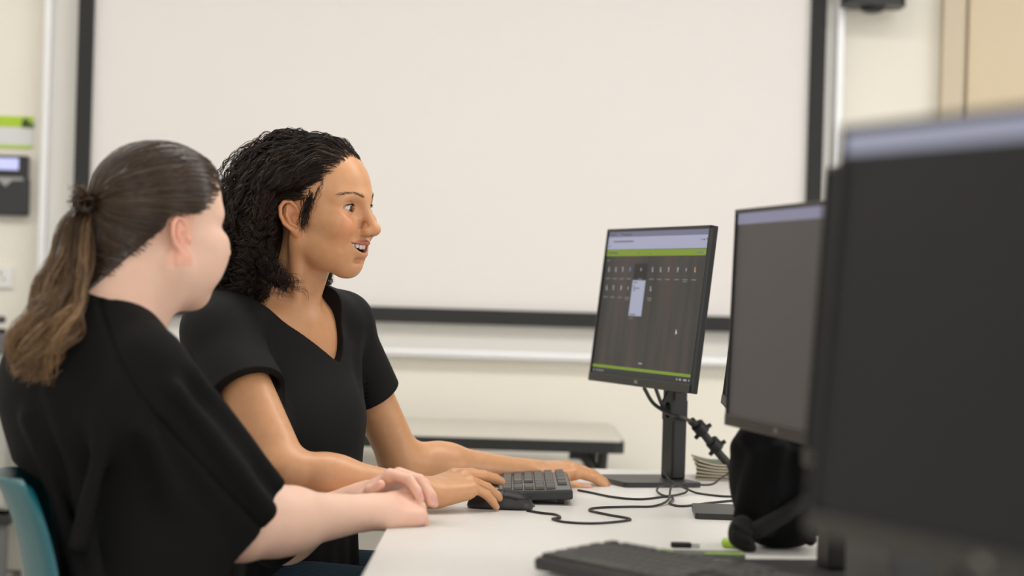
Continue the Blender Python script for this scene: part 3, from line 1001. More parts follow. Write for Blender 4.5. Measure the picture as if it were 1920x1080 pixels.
def make_teeth(H, RH, mx, parent):
    bm = bmesh.new()
    w = [0.0088, 0.0070, 0.0078, 0.0070, 0.0068]
    for s in (1, -1):
        y = 0.0
        for i, wi in enumerate(w):
            yc = y + wi / 2
            y += wi * (0.98 - 0.08 * i)
            hgt = [0.0112, 0.0102, 0.0108, 0.0095, 0.0085][i]
            xx = mx(yc) - 0.0058
            ang = math.atan(50 * yc) * s
            M = Matrix.Translation((xx, s * yc, -0.0468 - hgt / 2 + 0.0010 * i)) @ Matrix.Rotation(ang, 4, 'Z')
            r = bmesh.ops.create_uvsphere(bm, u_segments=12, v_segments=8, radius=1.0)
            for v in r['verts']:
                p = v.co
                v.co = Vector([math.copysign(abs(t) ** 0.6, t) for t in p])
                v.co = Vector((v.co.x * 0.0030, v.co.y * wi * 0.5, v.co.z * hgt * 0.55))
            bmesh.ops.transform(bm, matrix=M, verts=r['verts'])
    M = Matrix([[*RH[0], H[0]], [*RH[1], H[1]], [*RH[2], H[2]], [0, 0, 0, 1]])
    bmesh.ops.transform(bm, matrix=M, verts=bm.verts)
    obj('teeth', bm, mat('enamel', (0.80, 0.72, 0.60), rough=0.2, sss=0.0), parent, angle=80)

def hairs_on_head(H, RH, lines, rng, per, length, rad, col, F=None):
    """Short hairs (brows, lashes): lines = list of (polyline, direction at both ends) in the head frame."""
    P_, R_ = [], []
    roots, pend = [], []
    for pl, d0, d1 in lines:
        pl = np.array(pl)
        for i in range(per):
            t = rng.random() * (len(pl) - 1)
            k = min(int(t), len(pl) - 2)
            u = t / (len(pl) - 1)
            p = pl[k] + (pl[k + 1] - pl[k]) * (t - k) + rng.normal(size=3) * np.array([0.0003, 0.0003, 0.0008])
            d = nrm(np.array(d0) * (1 - u) + np.array(d1) * u + rng.normal(size=3) * 0.12)
            n = 5
            L = length * (0.7 + 0.5 * rng.random())
            roots.append(H + RH @ p)
            pend.append(RH @ (d * L))
            R_.append(np.linspace(rad, rad * 0.25, n))
    roots = np.array(roots)
    tt = np.linspace(0, 1, 5)[None, :, None]
    if F is not None:
        def snap(Q, off):
            for _ in range(4):
                d0 = F.ev(Q)
                g = np.stack([F.ev(Q + np.eye(3)[a] * 5e-4) - d0 for a in range(3)], 1) / 5e-4
                Q = Q - ((d0 - off) / np.maximum((g * g).sum(1), 0.3))[:, None] * g
            return Q
        roots = snap(roots, 0.0)
        tips = snap(roots + np.array(pend), 0.0009)
        P_ = roots[:, None] + (tips - roots)[:, None] * tt
    else:
        P_ = roots[:, None] + np.array(pend)[:, None] * tt
    v, f = strands(np.array(P_), np.array(R_), 3, rng)
    return v, f, col

# ---------------------------------------------------------------- the curly-haired woman at the mouse
W2 = thing('person', 'woman with dark curly shoulder-length hair in black V-neck top, smiling, her hand on the mouse', 'person', (0, 0, 0))

def build_w2():
    rng = np.random.default_rng(7)
    H = P(600, 406, 4.09)
    RH = basis((0.893, -0.45, 0.03), (0.0, -0.02, 1))
    F = Field()
    F.frame(H, RH)
    up, lo, mx = add_head(F)
    # torso frame: x forward, y to her left, origin under the shoulders
    fw = nrm((0.74, -0.67, 0))
    lf = np.array((-fw[1], fw[0], 0))
    RT = np.stack([fw, lf, np.array((0, 0, 1.0))], 1)
    SR = P(412, 622, 4.00)           # right shoulder joint
    SL = P(636, 610, 4.25)
    mid = (SR + SL) / 2
    nb = mid + np.array((0.0, 0.0, 0.035)) + fw * 0.0
    T = np.array((mid[0], mid[1], 0))
    hip = np.array((mid[0] - 0.035, mid[1] + 0.03, 0))
    F.frame()
    neck_top = H + RH @ np.array((-0.030, 0, -0.050))
    F.cone(neck_top, nb + fw * 0.000, 0.0475, 0.053, 0.022)
    for s, sh in ((-1, SR), (1, SL)):        # sternomastoid, collar bone, trapezius
        F.cone(H + RH @ np.array((-0.012, s * 0.058, -0.040)), nb + fw * 0.053 + lf * s * 0.014 - np.array((0, 0, 0.012)), 0.0125, 0.0095, 0.016)
        F.cone(nb + fw * 0.048 + lf * s * 0.018 - np.array((0, 0, 0.016)), sh + np.array((0, 0, 0.018)) + fw * 0.012, 0.0125, 0.015, 0.016)
        F.cone(nb + np.array((0, 0, 0.030)) - fw * 0.02, sh + np.array((0, 0, 0.005)), 0.040, 0.036, 0.03)
        F.ell(sh + np.array((0, 0, -0.01)), (0.048, 0.048, 0.056), 0.03)
    F.frame(T, RT)
    F.ell((-0.008, 0, 0.895), (0.088, 0.140, 0.175), 0.04)
    F.ell((0.010, 0, 0.985), (0.070, 0.120, 0.085), 0.04)
    for s in (1, -1):
        F.ell((0.066, s * 0.056, 0.865), (0.050, 0.054, 0.060), 0.04)
    F.frame(hip, RT)
    F.ell((0.0, 0, 0.70), (0.098, 0.130, 0.17), 0.05)
    F.ell((-0.01, 0, 0.56), (0.120, 0.165, 0.13), 0.05)
    F.frame()
    # right arm, its hand on the mouse
    ER, WR = P(536, 888, 3.855), P(797, 925, 3.885)
    F.cone(SR, ER, 0.047, 0.040, 0.03)
    F.cone(ER, ER + (WR - ER) * 0.35, 0.040, 0.040, 0.02)
    F.cone(ER + (WR - ER) * 0.3, WR, 0.0405, 0.0245, 0.02)
    bends = {'index': (17, 9, 6), 'middle': (18, 10, 8), 'ring': (34, 12, 8), 'pinky': (38, 16, 8)}
    splay = {'index': 1, 'middle': -2, 'ring': -7, 'pinky': -13}
    KN = P(876, 900, 3.945)
    nails = add_hand(F, WR, KN - WR + np.array((0, 0.0, 0.006)), (-0.05, -0.30, 1), 1, bends, splay,
                     [(0.020, 0.026, -0.012), (0.052, 0.046, -0.022), (0.082, 0.052, -0.028), (0.104, 0.050, -0.032)])
    F.cone(WR - nrm(WR - ER) * 0.02, WR + nrm(KN - WR) * 0.02, 0.0235, 0.0205, 0.012)
    # left arm, its hand flat beside the far end of the keyboard
    EL, WL = P(752, 864, 4.34), P(990, 887, 4.49)
    F.cone(SL, EL, 0.0415, 0.0385, 0.03)
    F.cone(EL, EL + (WL - EL) * 0.35, 0.039, 0.039, 0.02)
    F.cone(EL + (WL - EL) * 0.3, WL, 0.0395, 0.024, 0.02)
    KL = P(1068, 878, 4.515)
    nails += add_hand(F, WL, KL - WL, (0.05, -0.25, 1), -1,
                      {'index': (22, 18, 8), 'middle': (24, 16, 8), 'ring': (24, 18, 8), 'pinky': (22, 16, 8)},
                      {'index': 8, 'middle': 1, 'ring': -6, 'pinky': -14},
                      [(0.022, 0.024, -0.010), (0.050, 0.046, -0.014), (0.078, 0.060, -0.017), (0.100, 0.066, -0.020)])
    F.cone(WL - nrm(WL - EL) * 0.02, WL + nrm(KL - WL) * 0.02, 0.023, 0.020, 0.012)
    # legs under the desk
    HR, HL = hip + np.array((0.02, -0.09, 0.54)), hip + np.array((0.06, 0.09, 0.54))
    KR, KNL = np.array((-0.015, 3.93, 0.555)), np.array((0.06, 4.22, 0.555))
    legs = Field()
    for a, b, ank in ((HR, KR, np.array((-0.03, 3.93, 0.09))), (HL, KNL, np.array((0.04, 4.24, 0.09)))):
        for G in (F, legs):
            e = 0 if G is F else 0.006
            G.cone(a, b, 0.082 + e, 0.058 + e, 0.04)
            G.cone(b, b + (ank - b) * 0.4, 0.055 + e, 0.054 + e, 0.03)
            G.cone(b + (ank - b) * 0.35, ank, 0.053 + e, 0.034 + e * 2, 0.03)
    legs.frame(hip, RT)
    legs.ell((-0.01, 0, 0.56), (0.127, 0.172, 0.137), 0.05)
    legs.frame()
    lo_, hi_ = np.array((-0.75, 3.68, 0.05)), np.array((0.30, 4.68, 1.42))
    V, Q = F.mesh(lo_, hi_, 0.0020)
    C = np.tile(np.array(SKIN2), (len(V), 1))
    head_colors(C, V, H, RH, up, lo, mx, (0.42, 0.13, 0.10), (0.10, 0.02, 0.018), (1.05, 0.80, 0.74))
    nail_colors(C, V, nails, (0.62, 0.34, 0.27))
    link('body', np_mesh('body', V, Q, C), mat('skin_tan', rough=0.37, sss=0.2, attr='tint', noise=0.10, nscale=70, bump=0.10, bscale=1300, spec=0.45), W2)
    if 1:
        gz = nrm(P(1200, 560, 4.4) - H)
        for s in (1, -1):
            make_eye(H, RH, s, RH @ np.array((1, 0, -0.05)) * 0.85 + gz * 0.15, W2)
        make_teeth(H, RH, mx, W2)
        # brows and lashes
        yy = np.linspace(-1, 1, 9) * 0.0140
        for s in (1, -1):
            brow = [([(0.0905, s * 0.010, 0.0310), (0.0885, s * 0.020, 0.0350), (0.0835, s * 0.031, 0.0378), (0.0745, s * 0.042, 0.0365), (0.066, s * 0.049, 0.0325)],
                     (0.1, s * 0.6, 0.75), (-0.35, s * 0.8, -0.25))]
            b = hairs_on_head(H, RH, brow, rng, 170, 0.0058, 0.00021, (0.085, 0.045, 0.027), F)
            link('eyebrow', np_mesh('eyebrow', b[0], b[1], np.tile(b[2], (len(b[0]), 1))), mat('hair_fine', rough=0.5, attr='tint'), W2)
            rim = lambda k, q: [(0.0690 + math.sqrt(max(0.0140 ** 2 - (k * (1 - (y / 0.0160) ** 2) + q * 0.09 * y) ** 2 - y * y, 1e-6)), s * (0.031 + y), 0.0120 + 0.09 * y + q * k * (1 - (y / 0.0160) ** 2)) for y in yy]
            b = hairs_on_head(H, RH, [(rim(0.0064, 1), (0.9, -s * 0.1, 0.35), (0.6, s * 0.7, 0.30))], rng, 120, 0.0052, 0.00026, (0.008, 0.006, 0.006))
            b2 = hairs_on_head(H, RH, [(rim(0.0050, -1), (0.9, -s * 0.1, -0.3), (0.6, s * 0.7, -0.3))], rng, 60, 0.0026, 0.00020, (0.008, 0.006, 0.006))
            v, f, c = joined([b, b2])
            link('eyelashes', np_mesh('eyelashes', v, f, c), mat('hair_fine'), W2)
    # jeans
    V, Q = legs.mesh((-0.75, 3.6, 0.04), (0.25, 4.6, 0.75), 0.005)
    link('jeans', np_mesh('jeans', V, Q), denim(), W2)
    for ank in (np.array((-0.03, 3.93, 0.0)), np.array((0.04, 4.24, 0.0))):
        f = Field()
        f.cone(ank + np.array((-0.035, 0, 0.035)), ank + np.array((0.13, 0, 0.028)), 0.036, 0.030, 0.02)
        f.cone(ank + np.array((0, 0, 0.04)), ank + np.array((0, 0, 0.11)), 0.04, 0.041, 0.03)
        f.local(lambda q: -q[:, 2] + 0.002, 0.002, 'x')
        V, Q = f.mesh(ank + np.array((-0.1, -0.06, -0.01)), ank + np.array((0.2, 0.06, 0.16)), 0.005)
        link('shoe', np_mesh('shoe', V, Q), mat('black_leather', (0.012, 0.012, 0.013), rough=0.4), W2)
    # blouse: loose V-neck with cap sleeves
    S = Field()
    g = 0.011
    S.frame(T, RT)
    S.ell((-0.008, 0, 0.895), (0.088 + g, 0.142 + g, 0.175 + g), 0.04)
    S.ell((0.010, 0, 0.985), (0.072 + g, 0.124 + g, 0.085 + g), 0.05)
    S.ell((0.062, 0, 0.870), (0.062 + g, 0.125, 0.070 + g), 0.06)
    S.ell((0.060, 0, 0.78), (0.068, 0.120, 0.12), 0.06)
    S.frame(hip, RT)
    S.ell((0.012, 0, 0.72), (0.116, 0.150, 0.18), 0.06)
    S.ell((0.0, 0, 0.60), (0.135, 0.172, 0.13), 0.06)
    S.frame()
    up3 = np.array((0, 0, 1.0))
    for s, sh, el in ((-1, SR, ER), (1, SL, EL)):
        S.cone(nb + up3 * 0.030 - fw * 0.02, sh + up3 * 0.008, 0.040 + 0.010, 0.036 + 0.014, 0.04)
        S.cone(nb + up3 * 0.012 + fw * 0.045 + lf * s * 0.06, sh + fw * 0.03 + up3 * 0.01, 0.022, 0.028, 0.04)
        ad = nrm(el - sh)
        e_ = 0.062 if s < 0 else 0.053
        S.ell(sh + up3 * -0.01, (e_, e_, e_ + 0.004), 0.03)
        o_ = nrm(sh - mid)
        S.cone(sh - o_ * 0.035 - up3 * 0.05, sh - o_ * 0.045 - up3 * 0.22, 0.050, 0.046, 0.04)
    # soft folds
    fr = [(SR + fw * 0.055 + up3 * 0.0, SR + fw * 0.115 + lf * 0.05 - up3 * 0.16, 0.010),
          (SR + fw * 0.06 - lf * 0.01 - up3 * 0.02, SR + fw * 0.10 + lf * 0.035 - up3 * 0.20, 0.008),
          (SL + fw * 0.055 - lf * 0.02, SL + fw * 0.085 - lf * 0.04 - up3 * 0.16, 0.010)]
    for a, b, r in fr:
        S.cone(a, b, r, r, 0.03)
    for i in range(7):
        a0 = hip + RT @ np.array((0.115, -0.10 + 0.035 * i, 0.80 - 0.02 * (i % 3)))
        b0 = hip + RT @ np.array((0.150 - 0.01 * abs(i - 3), -0.13 + 0.043 * i, 0.56))
        S.cone(a0, b0, 0.004, 0.010, 0.035)
    # openings: sleeves, hem, neckline
    for s, sh, el, L, r0, r1 in ((-1, SR, ER, 0.135, 0.058, 0.070), (1, SL, EL, 0.150, 0.050, 0.0535)):
        G = Field()
        ad = nrm(el - sh)
        out = nrm(sh - mid)
        pn = nrm(ad + 0.12 * out + (0.04 * fw if s < 0 else 0))
        c = sh + ad * L
        G.cone(sh + up3 * 0.004 + out * 0.006, sh + ad * (L + 0.03) + out * 0.004, r0, r1, 0.02)
        G.cone(sh + ad * 0.05, sh + ad * (L + 0.1), 0.045, r1 - 0.0058, 0.003, 's')
        G.add(lambda Q, c=c, pn=pn: (Q - c) @ pn, 0.002, 'x')
        S.add(lambda Q, G=G: G.ev(Q), 0.022, 'u')
    vt = P(716, 686, 4.02)                       # foot of the V
    left_top, right_top = nb + lf * 0.094 + up3 * 0.05, nb - lf * 0.100 + up3 * 0.05
    def vneck(Q):
        q = Q - nb
        l, f, z = q @ lf, q @ fw, Q[:, 2]
        zb = vt[2]
        t = np.clip((z - zb) / (nb[2] + 0.03 - zb), -1, 1.4)
        wl = np.where(l < ((vt - nb) @ lf) * (1 - np.clip(t, 0, 1)), 0.140 * np.abs(t) ** 0.95, 0.080 * np.abs(t) ** 0.62) * np.sign(t)
        cen = ((vt - nb) @ lf) * (1 - np.clip(t, 0, 1))
        front = np.abs(l - cen) - wl
        d = np.maximum(front, zb - z)
        d = np.maximum(d, -(f + 0.005))
        back = np.maximum(np.sqrt(l * l + (f + 0.01) ** 2) - 0.082, nb[2] + 0.012 - z)
        return np.minimum(d, back)
    S.add(vneck, 0.002, 's')
    S.add(lambda Q: 0.565 - Q[:, 2], 0.004, 'x')
    V, Q = S.mesh((-0.75, 3.75, 0.5), (0.05, 4.55, 1.25), 0.0025)
    Cb = np.tile(np.array((0.0055, 0.0055, 0.0060)), (len(V), 1))
    link('blouse', np_mesh('blouse', V, Q, Cb), mat('black_crepe', rough=0.75, attr='tint', spec=0.22, bump=0.25, bscale=1400), W2)
    # ------------------------------------------------ curly hair
    env_c = H + RH @ np.array((-0.012, 0, 0.045))
    def inside(Q, lay):
        """distance outside of head + neck + shoulders less the layer"""
        q = (Q - H) @ RH
        def el(c, r):
            e = (q - np.array(c)) / r
            k0 = np.linalg.norm(e, axis=1)
            k1 = np.linalg.norm(e / r, axis=1) + 1e-9
            return k0 * (k0 - 1) / k1
        d = np.minimum(el((-0.014, 0, 0.046), np.array((0.094, 0.076, 0.086))), el((-0.005, 0, -0.02), np.array((0.075, 0.070, 0.09))))
        d = np.minimum(d, el((0.022, 0, 0.046), np.array((0.071, 0.066, 0.070))))
        return d - lay
    def grad(Q, lay):
        e = 0.003
        d0 = inside(Q, lay)
        g = np.stack([inside(Q + np.eye(3)[a] * e, lay) - d0 for a in range(3)], 1)
        return d0, g / (np.linalg.norm(g, axis=1, keepdims=True) + 1e-9)
    def sim(roots_l, lay, L, curl_r, wl, step, rng, back=0.6, tuck=True, fwd=0.0, down=False):
        S_ = len(roots_l)
        N = int(L / step)
        p = H + roots_l @ RH.T
        rl = roots_l
        # start combed back and outwards
        side = np.sign(rl[:, 1]) * np.minimum(1, np.abs(rl[:, 1]) / 0.05)
        fr = smstep(-0.02, 0.07, rl[:, 0])
        v0 = np.stack([-0.9 * np.ones(S_) * (0.35 + fr), 0.75 * side, 0.35 - 0.3 * np.abs(side)], 1) @ RH.T
        if down: v0 = np.stack([-0.1 * np.ones(S_), 0.15 * side, -1.0 * np.ones(S_)], 1) @ RH.T
        v = v0 / np.linalg.norm(v0, axis=1, keepdims=True)
        ln = np.empty((S_, N, 3))
        tk = (0.034 + 0.02 * np.minimum(fwd, 1)) * rng.random(S_) ** (1.5 - 0.9 * np.minimum(fwd, 1))
        for i in range(N):
            ln[:, i] = p
            zl = ((p - H) @ RH)[:, 2]
            grow = lay * (0.35 + 0.65 * smstep(0, 10, np.full(S_, i))) * (1 + 0.95 * smstep(0.08, -0.11, zl))
            a = 0.06 if i < 8 else 0.16
            tgt = np.tile(np.array([0, 0, -1.0]), (S_, 1)) + (RH @ np.array((-0.55, 0, 0))) * fr[:, None] * smstep(22, 6, np.full(S_, i))[:, None] * 1.2 + RH @ np.array((-0.12, 0, 0)) + RH[:, 0] * (fwd * smstep(0.0, -0.045, zl))[:, None]
            v = v * (1 - a) + tgt * a
            v /= np.linalg.norm(v, axis=1, keepdims=True)
            p = p + v * step
            d, g = grad(p, grow)
            m = d < 0
            p[m] -= d[m, None] * g[m]
            if tuck:                       # the hair lies behind the ears
                q = (p - H) @ RH
                over = np.clip(q[:, 0] + 0.037 - tk * smstep(-0.010, -0.042, q[:, 2]), 0, 1) * (q[:, 2] < 0.052) * (q[:, 2] > -0.09) * (np.abs(q[:, 1]) > 0.03)
                p = p - np.minimum(over, 0.0075)[:, None] * RH[:, 0]
            vm = (v * g).sum(1)
            mm = m & (vm < 0)
            v[mm] -= vm[mm, None] * g[mm] * 0.9
        # curls
        T = np.gradient(ln, axis=1)
        T /= np.linalg.norm(T, axis=2, keepdims=True) + 1e-9
        ref = RH @ np.array((0.3, 1.0, 0.2))
        A = np.cross(T, ref); A /= np.linalg.norm(A, axis=2, keepdims=True) + 1e-9
        Bn = np.cross(T, A)
        s_ = np.arange(N) * step
        ph = rng.random((S_, 1)) * 2 * PI
        w_ = wl * (0.8 + 0.5 * rng.random((S_, 1)))
        hand = np.sign(rng.random((S_, 1)) - 0.5)
        am = curl_r * (0.7 + 0.6 * rng.random((S_, 1))) * (0.18 * smstep(0.0, 0.02, s_) + 0.82 * smstep(0.05, 0.19, s_))[None]
        th = ph + 2 * PI * s_[None] / w_
        drift = np.cumsum(rng.normal(size=(S_, N, 3)) * 0.0006, axis=1)
        ln = ln + A * (am * np.cos(th))[..., None] + Bn * (am * np.sin(th) * hand)[..., None] + drift
        return ln
    # roots over the scalp behind the hairline
    def hairline(y, z):
        return np.minimum(0.0745 - 5.5 * y * y, np.where(z < 0.058, 0.031 + 0.95 * np.maximum(z - 0.035, 0), 0.053 + 0.45 * (z - 0.058)))
    def roots(n):
        out = []
        while len(out) < n:
            u = rng.normal(size=3); u /= np.linalg.norm(u)
            p = np.array((-0.014, 0, 0.046)) + u * np.array((0.092, 0.074, 0.083))
            p2 = np.array((0.022, 0, 0.046)) + u * np.array((0.069, 0.064, 0.068))
            p = p2 if p2[0] > p[0] else p
            x, y, z = p
            ok = x < hairline(y, z) and z > 0.030 or (x < -0.034 and z > -0.035)
            if ok and (x < 0.035 or rng.random() < 1.0): out.append(p)
        return np.array(out)
    parts = []
    def emit(ln, r, zmin, per=1, spread=0.0016):
        """Each path of ln is a lock: per strands that share its curl."""
        L_, N = len(ln), ln.shape[1]
        off = rng.normal(size=(L_, per, 1, 3)) * spread
        off = off * (0.5 + 0.9 * np.linspace(0, 1, N))[None, None, :, None]
        wob = np.cumsum(rng.normal(size=(L_, per, N, 3)) * 0.00022, axis=2)
        ln = (ln[:, None] + off + wob).reshape(L_ * per, N, 3)
        zmin = np.repeat(zmin, per) + rng.normal(size=L_ * per) * 0.006
        r = np.repeat(r, per, axis=0)
        zl = ((ln - H) @ RH)[..., 2]
        t = np.linspace(0, 1, N)[None]
        alive = smstep(-0.012, 0.006, zl - zmin[:, None])
        alive = np.minimum.accumulate(alive, axis=1)
        rr = r * (0.30 + 0.70 * smstep(0.0, 0.14, t)) * (1 - 0.5 * t) * alive + 0.00001
        last = np.maximum((alive > 0.02).sum(1) - 1, 1)
        k = np.minimum(np.arange(N)[None], last[:, None])
        ln = np.take_along_axis(ln, k[..., None], 1)
        v, f = strands(ln, rr, 3, rng)
        # drop the collapsed tails
        lv = N * 3
        seg = (f.min(1) % lv) // 3
        f = f[seg < last[f.min(1) // lv]]
        tone = np.repeat(np.exp(rng.normal(size=L_) * 0.45), per) * np.exp(rng.normal(size=L_ * per) * 0.15)
        base = np.array((0.0200, 0.0108, 0.0070))
        return v, f, np.repeat(tone, lv)[:, None] * base
    R0 = roots(640)
    lay = 0.007 + 0.030 * rng.random(len(R0)) ** 0.8
    lay *= (0.42 + 0.75 * smstep(0.03, -0.06, R0[:, 0])) * (1 - 0.40 * smstep(0.08, 0.125, R0[:, 2]))
    ln = sim(R0, lay, 0.34, 0.0070, 0.031, 0.0045, rng)
    parts.append(emit(ln, np.full((len(R0), 1), 0.00050), -0.148 + 0.06 * rng.random(len(R0)) ** 2, 9, 0.0012))
    R1 = roots(330)
    lay = (0.020 + 0.036 * rng.random(len(R1))) * (0.30 + 0.8 * smstep(0.02, -0.06, R1[:, 0])) * (1 - 0.50 * smstep(0.07, 0.12, R1[:, 2]))
    ln = sim(R1, lay, 0.36, 0.0110, 0.028, 0.0045, rng)
    parts.append(emit(ln, np.full((len(R1), 1), 0.00042), -0.160 + 0.07 * rng.random(len(R1)), 6, 0.0010))
    R4 = roots(700)
    R4 = R4[(R4[:, 0] < -0.03) & (R4[:, 2] < 0.065)][:120]
    ln = sim(R4, 0.042 + 0.018 * rng.random(len(R4)), 0.36, 0.0105, 0.031, 0.0045, rng)
    parts.append(emit(ln, np.full((len(R4), 1), 0.00036), -0.15 + 0.10 * rng.random(len(R4)), 3, 0.0010))
    R3 = np.array([(-0.035 - 0.016 * rng.random(), s * 0.064, -0.036 + 0.055 * rng.random()) for s in (-1, -1, -1, 1) for _ in range(36)])
    ln = sim(R3, 0.004 + 0.010 * rng.random(len(R3)), 0.24, 0.0075, 0.030, 0.0045, rng, fwd=np.where(R3[:, 1] < 0, 0.4 + 0.9 * rng.random(len(R3)), 0.15 * rng.random(len(R3))))
    parts.append(emit(ln, np.full((len(R3), 1), 0.00045), -0.130 + 0.06 * rng.random(len(R3)), 8, 0.0018))
    # short smooth locks along the hairline
    R2 = roots(2600)
    R2 = R2[(R2[:, 0] > hairline(R2[:, 1], R2[:, 2]) - 0.014) & (R2[:, 2] > 0.03)][:230]
    ln = sim(R2, 0.004 + 0.010 * rng.random(len(R2)), 0.20, 0.0050, 0.036, 0.0045, rng)
    parts.append(emit(ln, np.full((len(R2), 1), 0.00050), np.full(len(R2), -0.06) , 6, 0.0020))
    # wisps at the temple and in front of the ear
    W = np.array([(0.016 + 0.020 * rng.random(), s * (0.0600 + 0.003 * rng.random()), 0.062 - 0.030 * rng.random()) for s in (1, -1) for _ in range(24)])
    W[:, 2] += 0.006
    W[:, 0] = 0.004 + 0.8 * (W[:, 2] - 0.036) + 0.020 * rng.random(len(W))
    ln = sim(W, np.full(len(W), 0.004), 0.11, 0.0062, 0.021, 0.003, rng, tuck=False, down=True)
    parts.append(emit(ln, np.full((len(W), 1), 0.00045), -0.022 + 0.045 * rng.random(len(W)), 4, 0.0012))
    # dark mass under the curls
    U = Field()
    U.frame(H, RH)
    U.ell((-0.016, 0, 0.048), (0.096, 0.0775, 0.0865), 0.01)
    U.ell((0.022, 0, 0.047), (0.0705, 0.0655, 0.0695), 0.03)
    U.ell((-0.094, 0, -0.02), (0.050, 0.080, 0.085), 0.04)
    U.ell((-0.105, 0, -0.065), (0.045, 0.080, 0.055), 0.04)
    def face_cut(q):
        z = q[:, 2]
        k = smstep(0.02, 0.045, z)
        return q[:, 0] - ((hairline(q[:, 1], z) - 0.030) * k - 0.050 * (1 - k))
    U.local(face_cut, 0.006, 'x')
    V, Q = U.mesh(H - 0.22, H + 0.2, 0.004)
    n0 = nrm(RH @ np.array((1, 0, 0)))
    parts.append((V, Q, (0.007, 0.005, 0.0045)))
    v, f, c = joined(parts)
    link('hair', np_mesh('hair', v, f, c), mat('hair_dark', rough=0.25, attr='tint', spec=0.32), W2)

SKIN2 = (0.63, 0.325, 0.165)

def denim():
    m = mat('denim_navy', (0.010, 0.022, 0.036), rough=0.85, spec=0.2)
    nt = m.node_tree
    if 'wave' not in nt.nodes:
        b = nt.nodes['Principled BSDF']
        tc = nt.nodes.new('ShaderNodeTexCoord')
        wv = nt.nodes.new('ShaderNodeTexWave'); wv.name = 'wave'
        wv.bands_direction = 'Y'
        wv.inputs['Scale'].default_value = 60
        wv.inputs['Distortion'].default_value = 1.5
        mx = nt.nodes.new('ShaderNodeMix'); mx.data_type = 'RGBA'
        mx.inputs[6].default_value = (0.006, 0.014, 0.024, 1)
        mx.inputs[7].default_value = (0.018, 0.038, 0.056, 1)
        nt.links.new(tc.outputs['Object'], wv.inputs['Vector'])
        nt.links.new(wv.outputs['Fac'], mx.inputs[0])
        nt.links.new(mx.outputs[2], b.inputs['Base Color'])
    return m


build_w2()

# ---------------------------------------------------------------- the woman with the ponytail
W1 = thing('person', 'woman with brown ponytail in loose black T-shirt, hands clasped on the desk edge', 'person', (0, 0, 0))
SKIN1 = (0.81, 0.53, 0.41)

